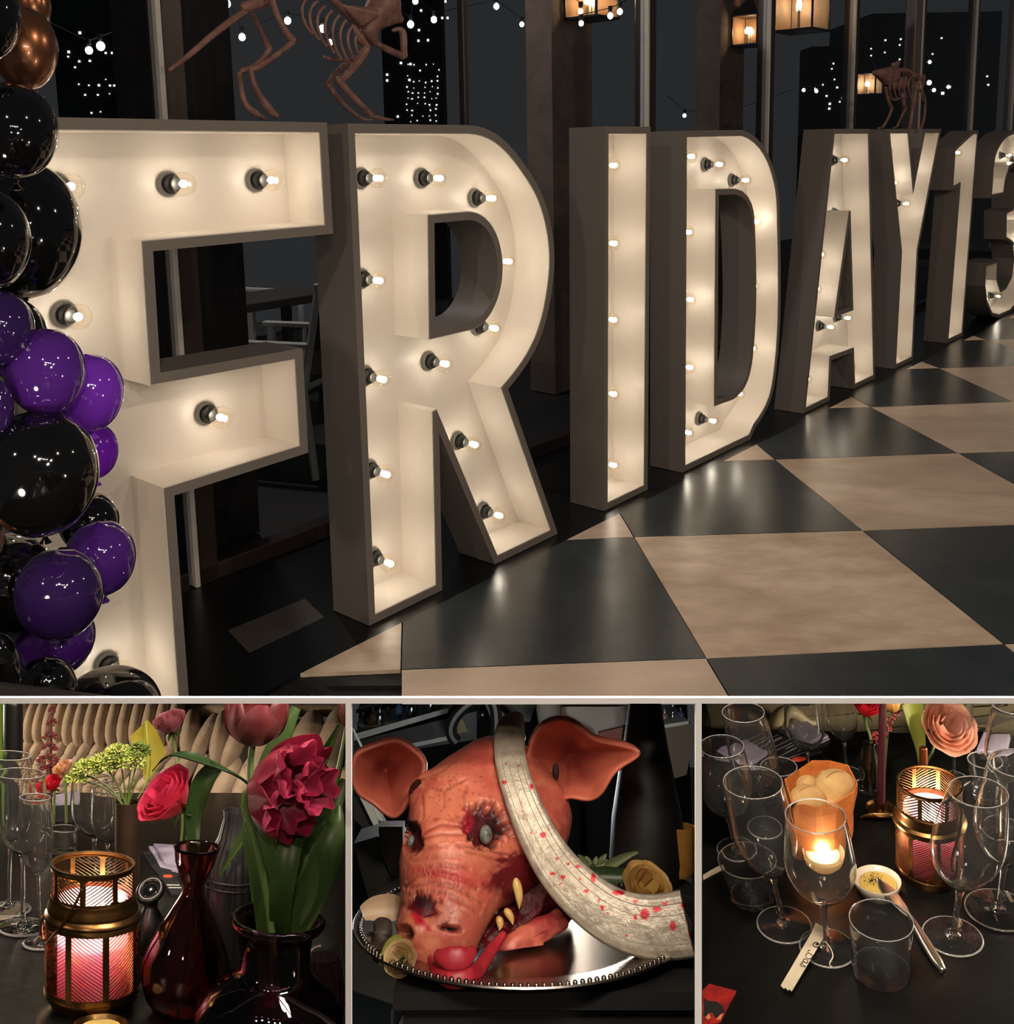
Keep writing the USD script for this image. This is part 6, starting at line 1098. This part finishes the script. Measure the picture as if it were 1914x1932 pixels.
# ribbon with the name, string, card
q = [RB.at(*p) for p in ((1541, 1757), (1560, 1768), (1558, 1782), (1496, 1888), (1491, 1884), (1489, 1887), (1484, 1881), (1481, 1883), (1475, 1877), (1532, 1778))]; b = np.mean(q, 0) + [0, 0, .010]; t = thing('name_ribbon', 'cream name ribbon with script lettering tied to the front glass', 'ribbon', RB.M, b)
obj('strip', extrude(Polygon([(x - b)[:2] for x in q]), .0006), mat('ribbon_cream', (206, 192, 166), .8, rgb2=(196, 182, 154), vscale=60), t, smooth=False)
SCR = mat('print_black', (24, 22, 20), .7); c = RB.at(1534, 1800, b[2]) - b; d = RB.at(1518, 1828, b[2]) - RB.at(1534, 1800, b[2]); d /= np.linalg.norm(d); e = np.cross([0, 0, 1.0], d)
def script(strokes, o, ex, ey, h, r): return [tube(curve([o + ex * (x * h * 1.3) + ey * (y * h) + np.array([0, 0, .0009]) for x, y in s_], 18), r, 5) for s_ in strokes]
sc = script([[(.36, 1.0), (.30, .75), (.22, .4), (.10, .02), (-.08, .0), (-.12, .14)], [(.0, .72), (.12, .96), (.42, 1.08), (.70, .96), (.70, .72), (.52, .57), (.32, .53)], [(.32, .53), (.58, .50), (.70, .32), (.62, .10), (.42, .0), (.22, .04)],
             [(1.10, .42), (.94, .42), (.82, .24), (.86, .04), (1.0, .02), (1.10, .2), (1.14, .42)], [(1.14, .42), (1.12, .16), (1.18, .02), (1.30, .1)], [(1.30, .1), (1.44, .34), (1.50, .48), (1.52, .3), (1.58, .14), (1.50, .0), (1.34, .03)]], c - e * .0052 - d * .001, d, e, .0122, .0004)
obj('script_name', sc, SCR, t, smooth=True); c2 = RB.at(1541, 1784, b[2]) - b; rg = trimesh.creation.torus(.0036, .0005, 20, 6); rg.apply_translation(c2 + [0, 0, .0008]); obj('round_stamp', [rg, ball(c2 + [.0012, .0008, .0007], .0017, 1, (1, 1, .2))], SCR, t)
obj('string', tube(curve([RB.at(1553, 1778, .011) - b, RB.at(1568, 1790, .014) - b, RB.at(1572, 1804, .011) - b, RB.at(1566, 1818, .011) - b, RB.at(1572, 1826, .011) - b], 24), .0007, 5), mat('string_cream', (200, 190, 160), .9), t)
cd_ = [(1326, 1871), (1339.5, 1858.5), (1390.5, 1872), (1360.6, 1930), (1326, 1940)]; q = [RB.at(*p) for p in cd_]; b = np.mean(q, 0); t = thing('picture_card', 'small red card with a black cat picture in the bottom left corner', 'card', RB.M, b)
def rp(pts, th=.0003, z=.0016): return extrude(Polygon([(RB.at(*p) - b)[:2] for p in pts]).buffer(0), th, z)
obj('card', extrude(Polygon([(x - b)[:2] for x in q]), .0014, .0002), mat('card_red', (190, 40, 28), .5, rgb2=(96, 12, 18), vscale=45), t, smooth=False)
obj('cat_print', rp([(1329, 1892), (1332, 1886), (1335, 1891), (1341, 1892), (1352, 1892), (1362, 1899), (1367, 1908), (1366, 1914), (1360, 1914), (1357, 1920), (1350, 1924), (1346, 1914), (1340, 1913), (1333, 1920), (1328, 1921), (1329, 1905)]), mat('print_black', (24, 22, 20), .7), t, smooth=False)
obj('orange_print', [rp([(1332, 1922), (1339, 1915), (1342, 1923), (1336, 1927)]), rp([(1352, 1927), (1358, 1919), (1366, 1914), (1361, 1926)])], mat('print_peach', (214, 140, 96), .7), t, smooth=False)
# menus, napkins, cutlery
menu(RB, [(1399, 1399), (1452, 1378), (1552, 1420), (1478, 1440)], 'black menu card with white lines at the back left of the right table', [])
b = np.mean([RB.at(*p) for p in ((1399, 1399), (1452, 1378), (1552, 1420), (1478, 1440))], 0); t = stage.GetPrimAtPath('/World/menu_card_002'); L = []
for (x0, y0, x1, y1) in ((1408, 1399, 1446, 1384), (1420, 1404, 1452, 1391), (1428, 1407, 1470, 1388), (1438, 1411, 1466, 1399), (1464, 1411, 1494, 1396), (1466, 1418, 1501, 1401), (1484, 1415, 1506, 1404), (1471, 1430, 1512, 1408), (1506, 1420, 1520, 1413), (1484, 1434, 1524, 1420)):
    a_, c_ = RB.at(x0, y0) - b, RB.at(x1, y1) - b; n = np.array([-(c_ - a_)[1], (c_ - a_)[0]]); n /= np.linalg.norm(n); L.append(extrude(Polygon([a_[:2] - n * .0004, c_[:2] - n * .0004, c_[:2] + n * .0004, a_[:2] + n * .0004]), .0002, .0019))
obj('printed_lines', L, PRINT, t, smooth=False)
a_, c_ = RB.at(1462, 1402) - b, RB.at(1480, 1393) - b; ex = (c_ - a_) / np.linalg.norm(c_ - a_); obj('printed_word', frame_to(meshkit.text_mesh('MENU', .0046, .0002, True), a_ + [0, 0, .0019], ex, np.cross([0, 0, 1], ex), np.array([0, 0, 1.0])), PRINT, t, smooth=False)
menu(RB, [(1822, 1372), (1860, 1375), (1842, 1420), (1796, 1413)], 'black menu card with fine white print behind the peach rose', [(.04, .74, v_, .02) for v_ in (.06, .15, .23, .31)] + [(.08, .86, v_, .022) for v_ in (.52, .60, .68, .76, .85, .93)], ('PARTY', .18, .47, .0038))
menu(RB, [(1862, 1380), (1905, 1385), (1900, 1440), (1846, 1432)], 'black card under the right lilac napkin', [])
napkin(RB, [(1352, 1418), (1406, 1401), (1444, 1420), (1457, 1422), (1418, 1445), (1392, 1441)], 'folded lilac napkin at the back left behind the cutlery')
napkin(RB, [(1470, 1382), (1520, 1362), (1566, 1396), (1530, 1412)], 'lilac napkin seen through the back wine glass'); napkin(RB, [(1854, 1388), (1908, 1392), (1900, 1428), (1840, 1422)], 'lilac napkin at the right edge beside the peach rose')
for i, (a_, c_, w_, lab) in enumerate([((1328, 1424), (1352, 1462), [3, 2, 2, 2, 3, 5, 5, 1], 'fork nearest the left divider under the left wine glass'), ((1338, 1420), (1364, 1460), [3, 2.2, 2.2, 2.2, 3, 4, 4, 2], 'silver knife beside the fork under the left wine glass'), ((1352, 1424), (1378, 1458), [3, 2, 2, 2, 3, 5, 5, 1], 'silver spoon right of the knife, near the lilac napkin')]):
    p = RB.at(*a_, .003); q = RB.at(*c_, .003); t = thing(('fork', 'knife', 'spoon')[i], lab, 'cutlery', RB.M, p); h = p + (q - p) * .55; obj('handle', flatbar(p * 0, h - p, w_[:4], .0014), STEEL, t, smooth=True); obj('head', flatbar(h - p, q - p, w_[4:], .0012), STEEL, t, smooth=True)
ribbon(RB, [(1327, 1652), (1327, 1662), (1366, 1641), (1358, 1634)], 'white ribbon end at the left divider behind the tumbler'); ribbon(RB, [(1896, 1684), (1902, 1682), (1914, 1704), (1908, 1706)], 'white ribbon end on the foot of the right edge glass')
b = RB.at(1508, 1436); t = thing('petal_decoration', 'small orange-red petal lying by the back tumbler', 'petal', RB.M, b); obj('petal', ball((0, 0, .003), .010, 3, (1.1, .6, .28)), mat('petal_orange', (212, 70, 48), .5), t, smooth=True)
# flowers at the back
b0 = (1745, 1475)
rose_thing(RB, 'rose', 'large peach rose above the lantern on the right table', (1748, 1470), (1784, 1374), 45, (.1, -.78, .6), (222, 164, 140), (236, 178, 136), (214, 180, 110), 41, 5, via=[(1762, 1412), (1748, 1440)], group=None, open_=1.15)
rose_thing(RB, 'rose', 'red rose at the top beside the dark candle', (1640, 1480), (1636, 1338), 24, (.05, -.3, .9), (204, 36, 50), (222, 58, 64), (150, 40, 40), 42, 4, via=[(1640, 1380), (1643, 1430)])
b = RB.at(1690, 1480); t = thing('tulip', 'yellow-orange bud cut by the white rail over the right table', 'flower', RB.M, b); S = RB.s(b); q = lambda px, py: RB.up(px, py, b) - b
tulip(t, q(1684, 1342), 15 * S, 34 * S, (0, -.1, 1), (216, 170, 84), (206, 150, 80), 5); obj('stem', tube(curve([q(1684, 1342), q(1678, 1370), q(1672, 1420), q(1668, 1478)], 12), 2.6 * S, 7), STEM, t)
b = RB.at(1650, 1478); t = thing('astilbe', 'dusty pink feathery plume leaning right behind the dark candle', 'flower', RB.M, b, 'astilbe plumes'); S = RB.s(b); q = lambda px, py: RB.up(px, py, b) - b
obj('stem', tube(curve([q(1648, 1478), q(1656, 1420), q(1676, 1370), q(1694, 1340)], 12), 1.6 * S, 6), MATS['astilbe_stem'], t); seedheads(RB, b, [(1692, 1346, 6, 9), (1684, 1358, 9, 10), (1676, 1372, 9, 12), (1668, 1386, 9, 12), (1654, 1392, 8, 14), (1660, 1402, 8, 12)], [mat('astilbe_pink', (176, 76, 84), .7), AST[0]], t, 'floret', n=300, seed=14, size=1.3, long=2.4)
b = RB.at(1735, 1482); t = thing('tulip_leaf', 'long yellow-green leaf left of the peach rose', 'leaf', RB.M, b); S = RB.s(b); q = lambda px, py: RB.up(px, py, b) - b
obj('leaf', blade([q(1738, 1450), q(1736, 1405), q(1728, 1365), q(1720, 1325)], np.array([5, 10, 16, 20]) * S, cup=.4), leafmat('leaf_olive', (142, 148, 62), .35, rgb2=(118, 128, 54), vscale=12), t); obj('stalk', tube([q(1738, 1478), q(1738, 1448)], 2.5 * S, 6), STEM, t)
b = RB.at(1746, 1500); t = thing('vase', 'slim copper tube vase under the peach rose', 'vase', RB.M, b, 'vases on the right table'); obj('body', RB.rel([(1744, 1500, 0), (1744, 1500, 9), (1743, 1412, 7.5), (1743, 1410, 6), (1744, 1490, 7), (1744, 1490, 0)], b, 20), mat('copper', (190, 110, 66), .35, metal=.9), t)
b = RB.at(1642, 1492); t = thing('vase', 'small clear bud vase with liquid beside the bread bag', 'vase', RB.M, b, 'vases on the right table'); obj('body', RB.rel([(1642, 1492, 0), (1642, 1492, 19), (1642, 1440, 20), (1642, 1418, 16), (1642, 1402, 11), (1642, 1400, 9), (1642, 1418, 13), (1642, 1440, 17), (1642, 1484, 16), (1642, 1486, 0)], b, 32), mat('smoky_glass', (232, 222, 210), .02, trans=1.0), t, smooth=True)
for i, (px, py) in enumerate(((1716, 1352), (1760, 1336))):
    pass
b = RB.at(1663, 1530); t = thing('candle_holder', 'brass ring candle holder with a dark burgundy taper candle', 'candlestick', RB.M, b); S = RB.s(b)
obj('tray', lathe([(0.0001, .0004), (24 * S, .0004), (28 * S, .004), (27 * S, .005), (23 * S, .002), (0.0001, .0022)], 40), BRASS, t); obj('cup', lathe([(0.0001, .002), (10 * S, .002), (12 * S, .014), (10.5 * S, .014), (9 * S, .006), (0.0001, .006)], 30), BRASS, t)
obj('candle', RB.rel([(1663, 1526, 0), (1663, 1526, 7.5), (1664, 1430, 7.5), (1666, 1330, 6.5), (1666, 1316, 6), (1666, 1314, 0)], b, 20), mat('candle_burgundy', (62, 20, 28), .45), t)
b = RB.at(1660, 1544); t = thing('brass_leaf', 'pointed brass leaf dish below the candle holder', 'dish', RB.M, b); q = lambda px, py: RB.at(px, py, .003) - b; obj('dish', blade([q(1624, 1543), q(1645, 1541), q(1668, 1542), q(1697, 1534)], np.array([1, 8, 9, 2]) * RB.s(b), cup=.5, nrm=(0, 0, 1)), BRASS, t)
wineglass(RB, 'wine glass top behind the peach rose at the back', (1800, 1470), 24, (1802, 1402), (1806, 1300), 30, 27)
